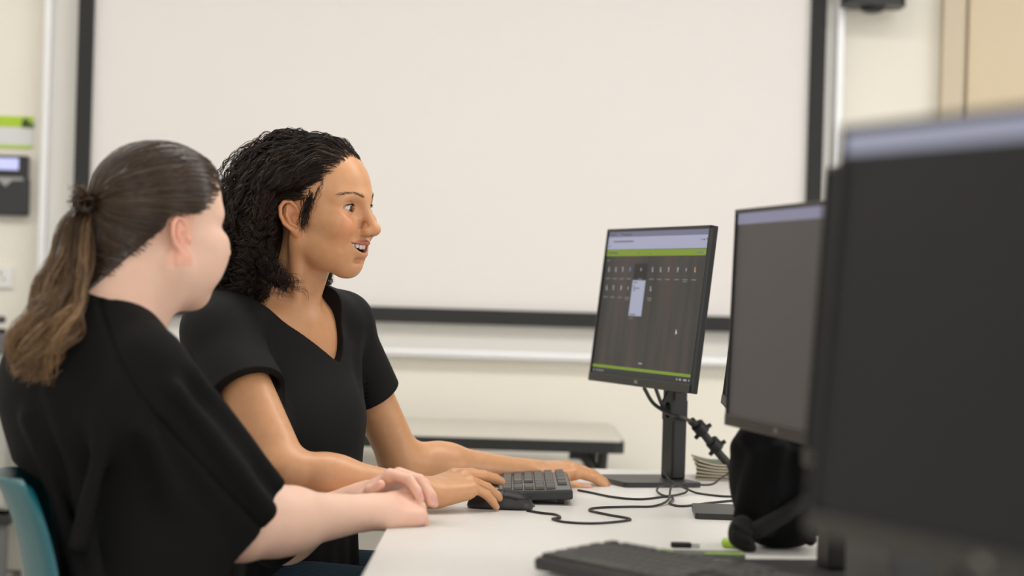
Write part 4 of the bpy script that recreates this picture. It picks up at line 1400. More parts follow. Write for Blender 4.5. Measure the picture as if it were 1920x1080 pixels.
def build_w1():
    rng = np.random.default_rng(11)
    H = P(301, 440, 3.45)
    RH = basis((0.77, 0.64, 0.02), (0.02, 0.0, 1))
    F = Field()
    F.frame(H, RH)
    up, lo, mx = add_head(F, open_mouth=False, full=1.12, flare=10)
    for s in (1, -1):          # soft cheeks and under-chin
        F.ell((0.046, s * 0.040, -0.038), (0.032, 0.022, 0.034), 0.03)
    F.ell((0.016, 0, -0.084), (0.046, 0.040, 0.022), 0.03)
    F.frame()
    fw = nrm((0.80, 0.60, 0))
    lf = np.array((-fw[1], fw[0], 0))
    up3 = np.array((0, 0, 1.0))
    RT = np.stack([fw, lf, up3], 1)
    SR = P(272, 700, 3.28)
    SL = SR + lf * 0.31
    mid = (SR + SL) / 2
    nb = mid + up3 * 0.045 + fw * 0.015
    nt_ = H + RH @ np.array((-0.022, 0, -0.050))
    F.cone(nt_, nb, 0.060, 0.072, 0.03)
    F.cone(H + RH @ np.array((-0.065, 0, -0.02)), nb - fw * 0.045, 0.034, 0.048, 0.04)
    for s, sh in ((-1, SR), (1, SL)):
        F.cone(H + RH @ np.array((-0.012, s * 0.058, -0.045)), nb + fw * 0.058 + lf * s * 0.02, 0.013, 0.012, 0.025)
        F.cone(nb + up3 * 0.02 - fw * 0.01, sh, 0.048, 0.042, 0.03)
        F.ell(sh, (0.044, 0.044, 0.048), 0.03)
    F.frame(np.array((mid[0], mid[1], 0)), RT)
    F.ell((0.022, 0, 0.89), (0.080, 0.135, 0.15), 0.05)
    RP = basis((0.98, 0.20, 0))                # the hips face along the chair
    hp = np.array((-0.520, 3.43, 0))
    F.frame(hp, RP)
    F.ell((0.02, 0, 0.66), (0.080, 0.130, 0.18), 0.05)
    F.frame()
    ER, WR = P(452, 985, 3.42), P(700, 960, 3.635)
    F.cone(SR, ER, 0.046, 0.048, 0.03)
    F.cone(ER, ER + (WR - ER) * 0.35, 0.047, 0.046, 0.03)
    F.cone(ER + (WR - ER) * 0.25, WR, 0.0475, 0.0255, 0.03)
    KR = P(785, 938, 3.70)
    bends = {'index': (58, 62, 30), 'middle': (62, 66, 32), 'ring': (64, 70, 34), 'pinky': (66, 70, 36)}
    splay = {'index': 3, 'middle': 0, 'ring': -3, 'pinky': -7}
    nails = add_hand(F, WR, KR - WR, (-0.12, -0.62, 0.78), 1, bends, splay,
                     [(0.020, 0.026, -0.012), (0.048, 0.040, -0.026), (0.072, 0.036, -0.040), (0.092, 0.026, -0.046)], 0.98)
    F.cone(WR - nrm(WR - ER) * 0.02, WR + nrm(KR - WR) * 0.025, 0.0245, 0.0225, 0.014)
    EL, WL = P(535, 1000, 3.86), P(674, 938, 3.775)
    F.cone(SL, EL, 0.046, 0.044, 0.03)
    F.cone(EL, WL, 0.046, 0.026, 0.03)
    KL = P(738, 898, 3.745)
    nails += add_hand(F, WL, KL - WL, (-0.10, 0.20, 1.0), -1,
                      {'index': (40, 34, 16), 'middle': (42, 36, 16), 'ring': (42, 36, 16), 'pinky': (38, 30, 14)},
                      {'index': 6, 'middle': 4, 'ring': 2, 'pinky': 0},
                      [(0.016, 0.026, -0.012), (0.036, 0.044, -0.018), (0.056, 0.048, -0.014), (0.076, 0.046, -0.014)], 0.98)
    F.cone(WL - nrm(WL - EL) * 0.02, WL + nrm(KL - WL) * 0.02, 0.0245, 0.0215, 0.012)
    V, Q = F.mesh((-0.95, 2.98, 0.42), (-0.02, 4.05, 1.42), 0.0022)
    C = np.tile(np.array(SKIN1), (len(V), 1))
    head_colors(C, V, H, RH, up, lo, mx, (0.55, 0.22, 0.19), (0.3, 0.1, 0.09), (1.05, 0.72, 0.66))
    nail_colors(C, V, nails, (0.74, 0.42, 0.37))
    hq = 0.35 * smstep(0.105, 0.05, np.minimum(np.linalg.norm(V - KR, axis=1), np.linalg.norm(V - KL, axis=1)))[:, None]
    C = C * (1 - hq) + C * np.array((1.0, 0.80, 0.78)) * hq
    link('body', np_mesh('body', V, Q, C), mat('skin_fair', rough=0.45, sss=0.3, attr='tint', noise=0.04, nscale=50, bump=0.1, bscale=900, spec=0.4), W1)
    for s in (1, -1):
        make_eye(H, RH, s, RH[:, 0], W1)
    yy = np.linspace(-1, 1, 9) * 0.0140
    for s in (1, -1):
        lid = [(0.0690 + math.sqrt(max(0.0140 ** 2 - (0.0064 * (1 - (y / 0.0160) ** 2) + 0.09 * y) ** 2 - y * y, 1e-6)), s * (0.031 + y), 0.0120 + 0.09 * y + 0.0064 * (1 - (y / 0.0160) ** 2)) for y in yy]
        b = hairs_on_head(H, RH, [(lid, (0.9, -s * 0.1, 0.35), (0.6, s * 0.7, 0.30))], rng, 70, 0.008, 0.00035, (0.02, 0.012, 0.008))
        link('eyelashes', np_mesh('eyelashes', b[0], b[1], np.tile(b[2], (len(b[0]), 1))), mat('hair_fine', rough=0.5, attr='tint'), W1)
    # ------------------------------------------------ T-shirt
    S = Field()
    T = np.array((mid[0], mid[1], 0))
    S.frame(T, RT)
    S.ell((0.008, 0, 0.885), (0.114, 0.170, 0.170), 0.05)
    S.ell((-0.028, 0, 0.950), (0.098, 0.155, 0.105), 0.05)
    S.frame(hp, RP)
    S.ell((0.0, 0, 0.70), (0.130, 0.180, 0.22), 0.07)
    S.ell((0.01, 0, 0.56), (0.145, 0.190, 0.14), 0.06)
    S.frame()
    for s, sh, el, wr in ((-1, SR, ER, WR), (1, SL, EL, WL)):
        S.cone(nb + up3 * 0.022 - fw * 0.01, sh + up3 * 0.004, 0.062, 0.060, 0.045)
        ad = nrm(el - sh)
        S.cone(sh, sh + ad * 0.16, 0.057, 0.064, 0.025)
        S.cone(sh + ad * 0.10, el + ad * 0.03, 0.064, 0.064, 0.02)
        if s < 0: S.cone(sh - fw * 0.03 - up3 * 0.06, el - fw * 0.05 + ad * 0.04, 0.055, 0.055, 0.05)
    # folds falling from the shoulder across back and sleeve
    def bp(f, l, z): return T + RT @ np.array((f, l, z))
    folds = [((SR - fw * 0.06 - lf * 0.03 + up3 * -0.02), bp(-0.10, -0.165, 0.74), 0.012), (bp(-0.105, -0.09, 0.95), bp(-0.060, -0.165, 0.66), 0.010),
             (bp(-0.118, -0.04, 0.90), bp(-0.070, -0.165, 0.62), 0.010),
             (SR + up3 * -0.05 - lf * 0.055, ER - fw * 0.05 + up3 * 0.02 - lf * 0.05, 0.012), (SR + fw * 0.01 - lf * 0.075 - up3 * 0.02, ER + up3 * 0.03 - lf * 0.075, 0.010),
             (SR - fw * 0.03 - lf * 0.07 - up3 * 0.08, ER - fw * 0.09 - up3 * 0.05 - lf * 0.03, 0.012), (SR + fw * 0.05 - lf * 0.05, ER + fw * 0.04 + up3 * 0.06 - lf * 0.04, 0.009)]
    for a, b, r in folds:
        S.cone(a, b, r * 0.7, r * 1.1, 0.03)
    # drop-shoulder seam
    seam = [nb - fw * 0.055 + lf * -0.045 + up3 * 0.072, bp(-0.085, -0.125, 1.045), SR - fw * 0.055 - lf * 0.055 + up3 * 0.0, SR - lf * 0.088 - fw * 0.02 - up3 * 0.10, ER - lf * 0.105 + up3 * 0.07]
    # raglan seam from collar to sleeve: a shallow groove
    sa, sb = P(196, 578, 3.33), P(318, 830, 3.20)
    sn = nrm(np.cross(sb - sa, (0.1, 1.0, 0.0)))
    def groove(Q):
        return -0.0030 * np.exp(-(((Q - sa) @ sn) / 0.0042) ** 2) * (Q[:, 1] < mid[1]) * smstep(0.70, 0.76, Q[:, 2])
    S.add(groove, 0, 'disp')
    # openings
    ad = nrm(ER - SR)
    pn = nrm(ad * 0.95 + nrm(WR - ER) * 0.30)
    c = P(457, 976, 3.40)
    def cut(Q):
        al = (Q - c) @ pn
        rad = np.linalg.norm(Q - ER, axis=1)
        return np.maximum(-al, rad - 0.135)
    S.add(cut, 0.003, 's')
    S.cone(SR + ad * 0.12, ER, 0.052, 0.062, 0.004, 's')
    S.cone(ER, ER + nrm(WR - ER) * 0.10, 0.062, 0.066, 0.004, 's')
    adl = nrm(EL - SL)
    S.add(lambda Q: np.maximum(-((Q - EL) @ adl - 0.0), np.linalg.norm(Q - EL, axis=1) - 0.13), 0.003, 's')
    ax = nrm(nt_ - nb + fw * 0.03)
    nc = nb + up3 * 0.048 + fw * 0.018
    pnk = nrm(up3 + fw * 0.42)
    def neck(Q):
        q = Q - nc
        h = q @ pnk
        rad = np.linalg.norm(q - h[:, None] * pnk, axis=1)
        return np.maximum(rad - 0.094, -h - 0.012)
    S.add(neck, 0.004, 's')
    def neck_in(Q):
        q = Q - nc
        h = q @ ax
        rad = np.linalg.norm(q - h[:, None] * ax, axis=1)
        return np.maximum(rad - 0.070, -h - 0.03)
    S.add(neck_in, 0.004, 's')
    S.add(lambda Q: (-0.80 + 0.155 * smstep(0.865, 0.795, Q[:, 2])) - Q[:, 0], 0.02, 'x')     # the chair back holds the shirt
    S.add(lambda Q: 0.50 - Q[:, 2], 0.01, 'x')
    V, Q = S.mesh((-1.0, 2.95, 0.46), (-0.15, 4.0, 1.25), 0.003)
    ds = polydist(V, seam)
    link('t_shirt', np_mesh('t_shirt', V, Q, np.tile(np.array((0.0050, 0.0048, 0.0052)), (len(V), 1))), mat('black_jersey', rough=0.85, attr='tint', spec=0.18, bump=0.2, bscale=1200), W1)
    # collar rib
    ring = []
    u_ = nrm(np.cross(pnk, lf)); 
    # trousers and shoes
    G = Field()
    G.frame(hp, RP)
    G.ell((0.03, 0, 0.555), (0.120, 0.165, 0.095), 0.05)
    G.frame()
    for s, kn in ((-1, np.array((-0.11, 3.40, 0.55))), (1, np.array((-0.10, 3.66, 0.55)))):
        h0 = hp + RP[:, 1] * s * 0.09 + up3 * 0.550 + RP[:, 0] * 0.05
        G.cone(h0, kn, 0.082, 0.064, 0.05)
        an = kn + np.array((-0.02, 0.02, -0.46))
        G.cone(kn, an, 0.060, 0.042, 0.03)
        f = Field()
        a0 = np.array((an[0], an[1], 0))
        f.cone(a0 + np.array((-0.035, 0, 0.037)), a0 + np.array((0.14, 0.03, 0.028)), 0.038, 0.031, 0.02)
        f.cone(a0 + np.array((0, 0, 0.04)), a0 + np.array((0, 0, 0.10)), 0.042, 0.044, 0.03)
        f.local(lambda q: -q[:, 2] + 0.002, 0.002, 'x')
        v, q = f.mesh(a0 + np.array((-0.1, -0.08, -0.01)), a0 + np.array((0.22, 0.10, 0.16)), 0.005)
        link('shoe', np_mesh('shoe', v, q), mat('black_leather', (0.012, 0.012, 0.013), rough=0.4), W1)
    v, q = G.mesh((-0.95, 2.95, 0.04), (0.05, 4.1, 0.75), 0.005)
    link('trousers', np_mesh('trousers', v, q), mat('black_trousers', (0.010, 0.010, 0.012), rough=0.9), W1)
    # ------------------------------------------------ hair drawn back into a ponytail
    K = Field()
    K.frame(H, RH)
    K.ell((-0.014, 0, 0.046), (0.0965, 0.0785, 0.0875), 0.01)
    K.ell((0.022, 0, 0.046), (0.0725, 0.0675, 0.0715), 0.03)
    K.add(lambda Q: F.ev(Q) - 0.0045, 0.01, 'u')
    Kf = Field(); Kf.ops = list(K.ops)
    def region(q):
        x, y, z = q[:, 0], q[:, 1], q[:, 2]
        hl = np.minimum(0.074 - 8 * y * y, 0.036 + 0.65 * np.maximum(z - 0.04, 0))
        zb = np.where(x < -0.022, 0.022 + 0.95 * (x + 0.022), 0.022 + 0.30 * (x + 0.022))
        return np.maximum(x - hl, (zb - z) * 0.72)
    for s in (1, -1): K.ell((-0.012, s * 0.078, 0.002), (0.025, 0.024, 0.037), 0.004, 's')
    K.local(region, 0.004, 'x')
    V, Q = K.mesh(H - 0.16, H + 0.16, 0.003)
    parts = [(V, Q, (0.034, 0.019, 0.011))]
    B = np.array((-0.116, 0, 0.042))
    n = 3400
    rt = []
    while len(rt) < n:
        u = rng.normal(size=(4000, 3)); u /= np.linalg.norm(u, axis=1, keepdims=True)
        p = np.array((-0.012, 0, 0.026)) + u * np.array((0.096, 0.073, 0.101))
        r = region(p)
        m = (r < 0) & ((r > -0.02) | (rng.random(len(p)) < 0.25))
        rt.extend(p[m])
    ex = np.stack([-0.115 + 0.08 * rng.random(6000), 0.062 * (2 * rng.random(6000) - 1), -0.065 + 0.07 * rng.random(6000)], 1)
    r = region(ex)
    ex = ex[(r < 0) & (r > -0.03)][:800]
    rt = np.concatenate([np.array(rt[:n - len(ex)]), ex])
    N = 16
    t = np.linspace(0, 1, N)[None, :, None]
    tt = t ** 0.9
    path = rt[:, None] * (1 - tt) + B * tt
    mid_ = np.array((-0.010, 0, 0.040))
    path = path + (path - mid_) * 0.6 * np.sin(PI * t) * 0.5
    Qp = (H + path.reshape(-1, 3) @ RH.T)
    for _ in range(5):
        d0 = Kf.ev(Qp)
        g = np.stack([Kf.ev(Qp + np.eye(3)[a] * 5e-4) - d0 for a in range(3)], 1) / 5e-4
        Qp = Qp - ((d0 - 0.0008) / np.maximum((g * g).sum(1), 0.3))[:, None] * g
    path = Qp.reshape(n, N, 3) + rng.normal(size=(n, 1, 3)) * 0.0006
    endp = (H + RH @ (B + np.array((-0.012, 0, 0.002)))) + rng.normal(size=(n, 3)) * 0.006
    path[:, -1] = endp
    path[:, -2] = path[:, -2] * 0.5 + endp * 0.5
    v, f = strands(path, np.tile(np.linspace(0.0007, 0.0006, N), (n, 1)) * (0.6 + 0.8 * rng.random((n, 1))), 3, rng)
    tone = np.exp(rng.normal(size=n) * 0.28)
    c = np.repeat(tone, N * 3)[:, None] * np.array((0.046, 0.0255, 0.0135))
    parts.append((v, f, c))
    # ponytail
    cl = smooth_path([H + RH @ (B + np.array((0.0, 0, 0.0))), P(160, 396, 3.40), P(142, 430, 3.37), P(132, 495, 3.34), P(114, 560, 3.31), P(90, 618, 3.28), P(70, 664, 3.26), P(54, 706, 3.26)], 8)
    M_ = len(cl)
    tau = np.linspace(0, 1, M_)
    prof = np.interp(tau, [0, 0.12, 0.25, 0.5, 0.75, 0.9, 1.0], [0.010, 0.011, 0.021, 0.035, 0.039, 0.034, 0.024])
    ncl, per = 75, 22
    ang = rng.random(ncl) * 2 * PI
    rad = np.sqrt(rng.random(ncl))
    T_ = np.gradient(cl, axis=0); T_ /= np.linalg.norm(T_, axis=1, keepdims=True)
    Av = np.cross(T_, np.array((0.25, 1, 0))); Av /= np.linalg.norm(Av, axis=1, keepdims=True)
    Bv = np.cross(T_, Av)
    ps, rs, cs = [], [], []
    for i in range(ncl):
        ph, wl_ = rng.random() * 6.28, 0.09 + 0.05 * rng.random()
        amp = 0.004 + 0.010 * rng.random()
        s_ = tau * 0.36
        wv = amp * smstep(0.25, 0.8, tau)
        base = cl + Av * (prof * rad[i] * math.cos(ang[i]) + wv * np.cos(2 * PI * s_ / wl_ + ph))[:, None] + Bv * (0.7 * prof * rad[i] * math.sin(ang[i]) + wv * np.sin(2 * PI * s_ / wl_ + ph))[:, None]
        tone = math.exp(rng.normal() * 0.30)
        endk = 0.80 + 0.20 * rng.random() - (0.14 if rng.random() < 0.3 else 0)
        for j in range(per):
            o = rng.normal(size=3) * 0.0042 * (0.35 + 0.65 * np.sin(PI * np.clip(tau, 0, 1)) * 0 + 0.55 * tau)[:, None]
            pth = base + o + np.cumsum(rng.normal(size=(M_, 3)) * 0.00045, axis=0)
            e = max(8, int(M_ * min(1, endk + 0.05 * rng.normal())))
            pth = pth[np.minimum(np.arange(M_), e - 1)] + 0
            ps.append(pth)
            r = 0.00095 * (1 - 0.55 * tau) * (np.arange(M_) < e)
            rs.append(r + 1e-5)
            tn = tone * math.exp(rng.normal() * 0.15)
            col = np.array((0.070, 0.041, 0.022))[None] * (1 - smstep(0.15, 0.8, tau)[:, None]) + np.array((0.205, 0.118, 0.055))[None] * smstep(0.15, 0.8, tau)[:, None]
            cs.append(np.repeat(col * tn, 3, axis=0))
    v, f = strands(np.array(ps), np.array(rs), 3, rng)
    parts.append((v, f, np.concatenate(cs)))
    # stray short hairs at the tie and the nape
    ps = []
    for i in range(60):
        a = H + RH @ (B + np.array((-0.012, rng.normal() * 0.008, 0.008 + rng.normal() * 0.006)))
        d = RH @ nrm(np.array((-0.6, rng.normal() * 0.5, 0.6 + 0.4 * rng.normal())))
        ps.append(a + d * np.linspace(0, 0.025, 8)[:, None] - up3 * (np.linspace(0, 1, 8) ** 2 * 0.008)[:, None])
    v, f = strands(np.array(ps), np.full((len(ps), 8), 0.0004), 3, rng)
    parts.append((v, f, (0.14, 0.085, 0.045)))
    v, f, c = joined(parts)
    hair = link('hair', np_mesh('hair', v, f, c), mat('hair_brown', rough=0.20, attr='tint', spec=0.6), W1)
    # hair tie
    bm = bmesh.new()
    cc = H + RH @ (B + np.array((-0.012, 0, 0.0)))
    axis = nrm(cl[4] - cl[1])
    a_ = nrm(np.cross(axis, (0, 0, 1.0))); b_ = np.cross(axis, a_)
    for o in (-0.006, 0.0, 0.006):
        tube(bm, [cc + axis * o + 0.0100 * (math.cos(k * PI / 10) * a_ + math.sin(k * PI / 10) * b_) for k in range(21)], 0.0038, 8)
    obj('hair_tie', bm, mat('hair_tie_brown', (0.030, 0.018, 0.012), rough=0.7), W1)

build_w1()
make_chair('shell_chair', 'teal plastic shell chair under the woman with the ponytail', (-0.448, 3.43, 0), math.radians(6))
make_chair('shell_chair', 'teal plastic shell chair under the curly-haired woman', (-0.43, 4.17, 0), math.radians(-22))

# ---------------------------------------------------------------- things on the desk
key_m = mat('key_plastic', (0.090, 0.086, 0.080), rough=0.5)
kb_m = mat('keyboard_plastic', (0.020, 0.020, 0.021), rough=0.45)
deck_m = mat('keyboard_deck', (0.125, 0.120, 0.112), rough=0.45)
def make_keyboard(label, loc, rz, key, deck, tilt=7.0):
    """Long axis local x, typist on local -y."""
    t = thing('keyboard', label, 'keyboard', loc, rz)
    M = Matrix.Translation((0, -0.065, 0.004)) @ Matrix.Rotation(math.radians(tilt), 4, 'X') @ Matrix.Translation((0, 0.065, 0))
    def put(bm): bmesh.ops.transform(bm, matrix=M, verts=bm.verts); return bm
    obj('body', put(BX((0, 0, 0.008), (0.440, 0.130, 0.016), 0.003)), kb_m, t)
    obj('deck', put(BX((0, 0, 0.0168), (0.434, 0.124, 0.002), 0.0006)), deck, t)
    bm = bmesh.new()
    u = 0.0186
    rows = [[(0.2 + i + (0.5 if i > 0 else 0) + (0.35 if i > 4 else 0) + (0.35 if i > 8 else 0), 1) for i in range(13)],
            [(i, 1) for i in range(13)] + [(13, 2)],
            [(0, 1.5)] + [(1.5 + i, 1) for i in range(12)] + [(13.5, 1.5)],
            [(0, 1.75)] + [(1.75 + i, 1) for i in range(11)] + [(12.75, 2.25)],
            [(0, 2.25)] + [(2.25 + i, 1) for i in range(10)] + [(12.25, 2.75)],
            [(0, 1.25), (1.25, 1.25), (2.5, 1.25), (3.75, 6.25), (10, 1.25), (11.25, 1.25), (12.5, 1.25), (13.75, 1.25)]]
    for r, row in enumerate(rows):
        z = 0.0188
        y = 0.049 - r * 0.0190 - (0.003 if r else 0)
        for (a, w) in row + [(15.3, 1), (16.3, 1), (17.3, 1)] * (r not in (3, 4)) + [(16.3, 1)] * (r == 4) + [(18.7, 1), (19.7, 1), (20.7, 1), (21.7, 1)] * (r > 0):
            x = -0.213 + (a + w / 2) * u
            r_ = bmesh.ops.create_cube(bm, size=1.0)
            for v in r_['verts']:
                top = v.co.z > 0
                k = 0.74 if top else 0.90
                v.co = Vector((x + v.co.x * (w * u - 0.0016 - (0.0030 if top else 0)), y + v.co.y * u * k, z + (0.0040 if top else 0)))
    obj('keys', put(bm), key, t)
    bm = bmesh.new()
    for s in (1, -1): box(bm, (s * 0.18, 0.045, 0.0085 if tilt > 3.5 else 0.006), (0.03, 0.012, 0.016 if tilt > 3.5 else 0.0115), 0.002)
    obj('feet', bm, kb_m, t)
    return t
make_keyboard('black keyboard lying end-on behind the mouse, under the woman\'s left hand', (0.052, 4.305, DZ), -PI / 2, key_m, deck_m, 3.0)
make_keyboard('dark grey keyboard lying askew at the near end of the desk', (0.217, 2.955, DZ), math.radians(-56), mat('key_dark', (0.045, 0.042, 0.040), rough=0.55), mat('deck_dark', (0.030, 0.028, 0.027), rough=0.5))

def make_mouse(label, loc, rz):
    t = thing('mouse', label, 'mouse', loc, rz)
    t.scale = (0.92, 0.92, 0.88)
    f = Field()
    f.ell((0.0, 0, 0.004), (0.060, 0.031, 0.033), 0.01)
    f.ell((0.022, 0, 0.008), (0.034, 0.028, 0.020), 0.02)
    f.local(lambda q: 0.001 - q[:, 2], 0.004, 'x')
    f.local(lambda q: np.abs(q[:, 1]) - 0.0295, 0.008, 'x')
    v, q = f.mesh((-0.07, -0.045, -0.01), (0.07, 0.045, 0.05), 0.002)
    link('shell', np_mesh('shell', v, q), kb_m, t)
    f = Field()
    f.ell((0.0, 0, 0.004), (0.0606, 0.0316, 0.0336), 0.01)
    f.ell((0.022, 0, 0.008), (0.0346, 0.0286, 0.0206), 0.02)
    f.local(lambda q: np.maximum(np.maximum(np.maximum(0.008 - q[:, 0], 0.020 - q[:, 2]), np.abs(q[:, 1]) - 0.027), 0.0012 - np.abs(q[:, 1])), 0.001, 'x')
    v, q = f.mesh((-0.07, -0.045, 0.0), (0.07, 0.045, 0.05), 0.0015)
    link('buttons', np_mesh('buttons', v, q), black_plastic, t)
    bm = bmesh.new()
    cyl(bm, (0.034, -0.0035, 0.0265), (0.034, 0.0035, 0.0265), 0.009, n=20)
    obj('scroll_wheel', bm, mat('rubber_grey', (0.05, 0.05, 0.05), rough=0.7), t)
    bm = bmesh.new()
    cyl(bm, (0.054, 0, 0.010), (0.066, 0, 0.007), 0.0035, 0.002, n=12)
    obj('cable_boot', bm, mat('boot_grey', (0.10, 0.10, 0.10), rough=0.5), t)
    return t
mp = P(936, 952, 3.995)
make_mouse('black computer mouse under the curly-haired woman\'s right hand', (mp[0], mp[1], DZ), math.radians(-4))

cable_m = mat('cable_black', (0.012, 0.010, 0.011), rough=0.45)
def on_desk(x, y, z=0.0022):
    """The spot on the desk top seen at pixel (x, y)."""
    u, v = (x - 960) / FPX, (540 - y) / FPX
    k = u * sr + v * cr
    return P(x, y, (DZ + z - CAM_Z) / k)
def cord(name, label, pts, r=0.0021, cat='cable'):
    bm = bmesh.new()
    tube(bm, smooth_path([on_desk(*p) if len(p) < 4 else P(*p[:3]) for p in pts], 8), r, 8)
    return tag(obj(name, bm, cable_m), label, cat)
cord('mouse_cable', 'thin black mouse cable looping over the white desk in front of the keyboard',
     [(988, 957), (1010, 961), (1042, 965), (1050, 971), (1036, 973), (1062, 979), (1120, 981), (1182, 974), (1140, 965), (1106, 957), (1120, 952), (1180, 950), (1225, 949), (1252, 938, 0.006), (1258, 915, 0.014), (1272, 906, 0.020), (1288, 912, 0.014), (1284, 924, 0.006), (1250, 930), (1232, 921, 0.006), (1240, 911, 0.010), (1275, 907, 0.012), (1330, 909, 0.010), (1350, 898, 0.02), (1368, 886, 0.03)])
cord('keyboard_cable', 'thin black keyboard cable running from the keyboard towards the monitor base',
     [(1084, 919), (1110, 924), (1150, 932), (1200, 936), (1252, 931), (1262, 936, 0.004), (1256, 944), (1280, 949), (1330, 943), (1380, 938)])
cord('usb_cable', 'short black cable coil lying against the monitor base', [(1244, 882, 0.032), (1252, 896, 0.020), (1268, 908, 0.012), (1290, 918, 0.008), (1310, 925), (1350, 930), (1385, 931)])

# cable loom behind the first monitor
lm = thing('cable_loom', 'thick black cable sleeve with clips hanging through the monitor column', 'cable', (0, 0, 0))
bm = bmesh.new()
hole = P(1276, 782, 4.56)
for (x0, y0), (xm, ym) in (((1207, 726), (1226, 757)), ((1229, 727), (1242, 760)), ((1256, 729), (1241, 764))):
    tube(bm, smooth_path([P(x0, y0, 4.60), P(xm, ym, 4.60), P(1258, 777, 4.58), hole, P(1296, 790, 4.64)], 8), 0.0037, 8)
obj('cables', bm, cable_m, lm)
bm = bmesh.new()
p0, p1 = P(1296, 789, 4.66), P(1380, 884, 4.72)
tube(bm, smooth_path([p0, P(1318, 812, 4.68), P(1348, 850, 4.71), p1], 8), 0.0085, 10)
obj('sleeve', bm, mat('sleeve_black', (0.010, 0.010, 0.010), rough=0.6, bump=0.5, bscale=700), lm)
for (x, y, d) in ((1313, 803, 4.67), (1340, 834, 4.70)):
    bm = bmesh.new()
    c = P(x, y, d)
    ax = nrm(p1 - p0)
    cyl(bm, c - ax * 0.011, c + ax * 0.011, 0.014, n=12)
    pr_ = nrm(np.cross(ax, (0, 1.0, 0)))
    for s in (1, -1): cyl(bm, c + ax * 0.006, c + ax * 0.010 - pr_ * s * 0.021, 0.006, 0.004, n=8)
    obj('clip', bm, black_plastic, lm)

# leaflets fanned behind the cables
cov = mat('leaflet_green', (0.060, 0.085, 0.040), rough=0.5)
pap = mat('leaflet_paper', (0.60, 0.52, 0.40), rough=0.8)
lp = P(1335, 886, 4.80)
for i in range(6):
    t = thing('leaflet', 'cream and green leaflet in the fanned stack beside the cable sleeve', 'leaflet', (lp[0] + 0.012 - 0.0015 * i, lp[1] - 0.004 * i, DZ + 0.0005 + 0.0060 * i), math.radians(-8 + 2.0 * i), 'fanned leaflets')
    for nm, z, m_, tk in (('pages', 0.0, pap, 0.0032), ('cover', 0.0033, cov, 0.0008)):
        bm = bmesh.new()
        g = []
        for k in range(9):
            x = -0.042 + 0.0105 * k
            lift = 0.0000 + 0.0018 * i * max(0, (-x) / 0.042) ** 1.5
            g.append([bm.verts.new((x, sy * 0.07, z + lift + zz)) for sy in (-1, 1) for zz in (0, tk)])
        for a, b in zip(g, g[1:]):
            for (p, q) in ((0, 1), (1, 3), (3, 2), (2, 0)):
                bm.faces.new((a[p], a[q], b[q], b[p]))
        bm.faces.new((g[0][0], g[0][2], g[0][3], g[0][1])); bm.faces.new((g[-1][0], g[-1][1], g[-1][3], g[-1][2]))
        obj(nm, bm, m_, t)

# black bag
bg = thing('backpack', 'black fabric backpack slumped on the desk beneath the grey monitor', 'bag', (0, 0, 0))
def build_bag():
    rng = np.random.default_rng(3)
    f = Field()
    c = P(1452, 1018, 3.50)
    c[2] = DZ
    o = c + np.array((0, 0.0, 0))
    f.frame(o)
    f.ell((0.010, 0.01, 0.060), (0.066, 0.075, 0.066), 0.03)
    f.ell((0.004, 0.02, 0.125), (0.058, 0.065, 0.065), 0.05)
    f.ell((-0.030, 0.02, 0.120), (0.034, 0.05, 0.060), 0.03)
    f.ell((0.045, 0.02, 0.110), (0.030, 0.05, 0.080), 0.03)
    for a, b, r in [((-0.045, -0.03, 0.165), (0.05, -0.03, 0.172), 0.014), ((-0.030, -0.045, 0.14), (-0.055, -0.03, 0.05), 0.011), ((0.0, -0.055, 0.15), (-0.02, -0.062, 0.03), 0.009), ((0.03, -0.055, 0.14), (0.045, -0.065, 0.02), 0.010), ((-0.055, 0.0, 0.15), (-0.035, -0.02, 0.185), 0.012)]:
        f.cone(a, b, r, r * 0.9, 0.022)
    for a, b, r in [((-0.012, -0.075, 0.16), (-0.035, -0.07, 0.04), 0.006), ((0.018, -0.075, 0.15), (0.022, -0.08, 0.03), 0.005)]:
        f.cone(a, b, r, r, 0.02, 's')
    f.local(lambda q: 0.001 - q[:, 2], 0.008, 'x')
    v, q = f.mesh(o - np.array((0.14, 0.14, 0.01)), o + np.array((0.14, 0.14, 0.24)), 0.003)
    cloth = mat('bag_fabric', (0.0035, 0.0035, 0.004), rough=0.85, spec=0.12, bump=0.3, bscale=900)
    link('bag_body', np_mesh('bag_body', v, q), cloth, bg)
    f = Field()
    f.frame(o)
    f.chain([(0.055, -0.055, 0.095), (0.01, -0.075, 0.060), (-0.030, -0.075, 0.035), (-0.052, -0.070, 0.028)], [0.011, 0.012, 0.013, 0.012], 0.004)
    v, q = f.mesh(o - np.array((0.14, 0.14, 0.01)), o + np.array((0.14, 0.14, 0.24)), 0.003)
    link('strap', np_mesh('strap', v, q), mat('strap_webbing', (0.008, 0.008, 0.008), rough=0.75, spec=0.2), bg)
    f = Field()
    f.frame(o + np.array((-0.056, -0.070, 0.0)))
    f.ell((0, 0, 0.030), (0.020, 0.016, 0.024), 0.01)
    f.cone((-0.004, 0, 0.020), (0.012, 0, 0.006), 0.012, 0.010, 0.01)
    f.cone((-0.012, -0.014, 0.040), (0.010, -0.016, 0.030), 0.004, 0.004, 0.006)
    f.cone((-0.012, -0.015, 0.028), (0.010, -0.016, 0.018), 0.004, 0.004, 0.006)
    f.local(lambda q: 0.001 - q[:, 2], 0.003, 'x')
    v, q = f.mesh(o + np.array((-0.12, -0.13, -0.01)), o + np.array((0.0, -0.02, 0.08)), 0.002)
    link('strap_knot', np_mesh('strap_knot', v, q), mat('strap_webbing'), bg)
build_bag()

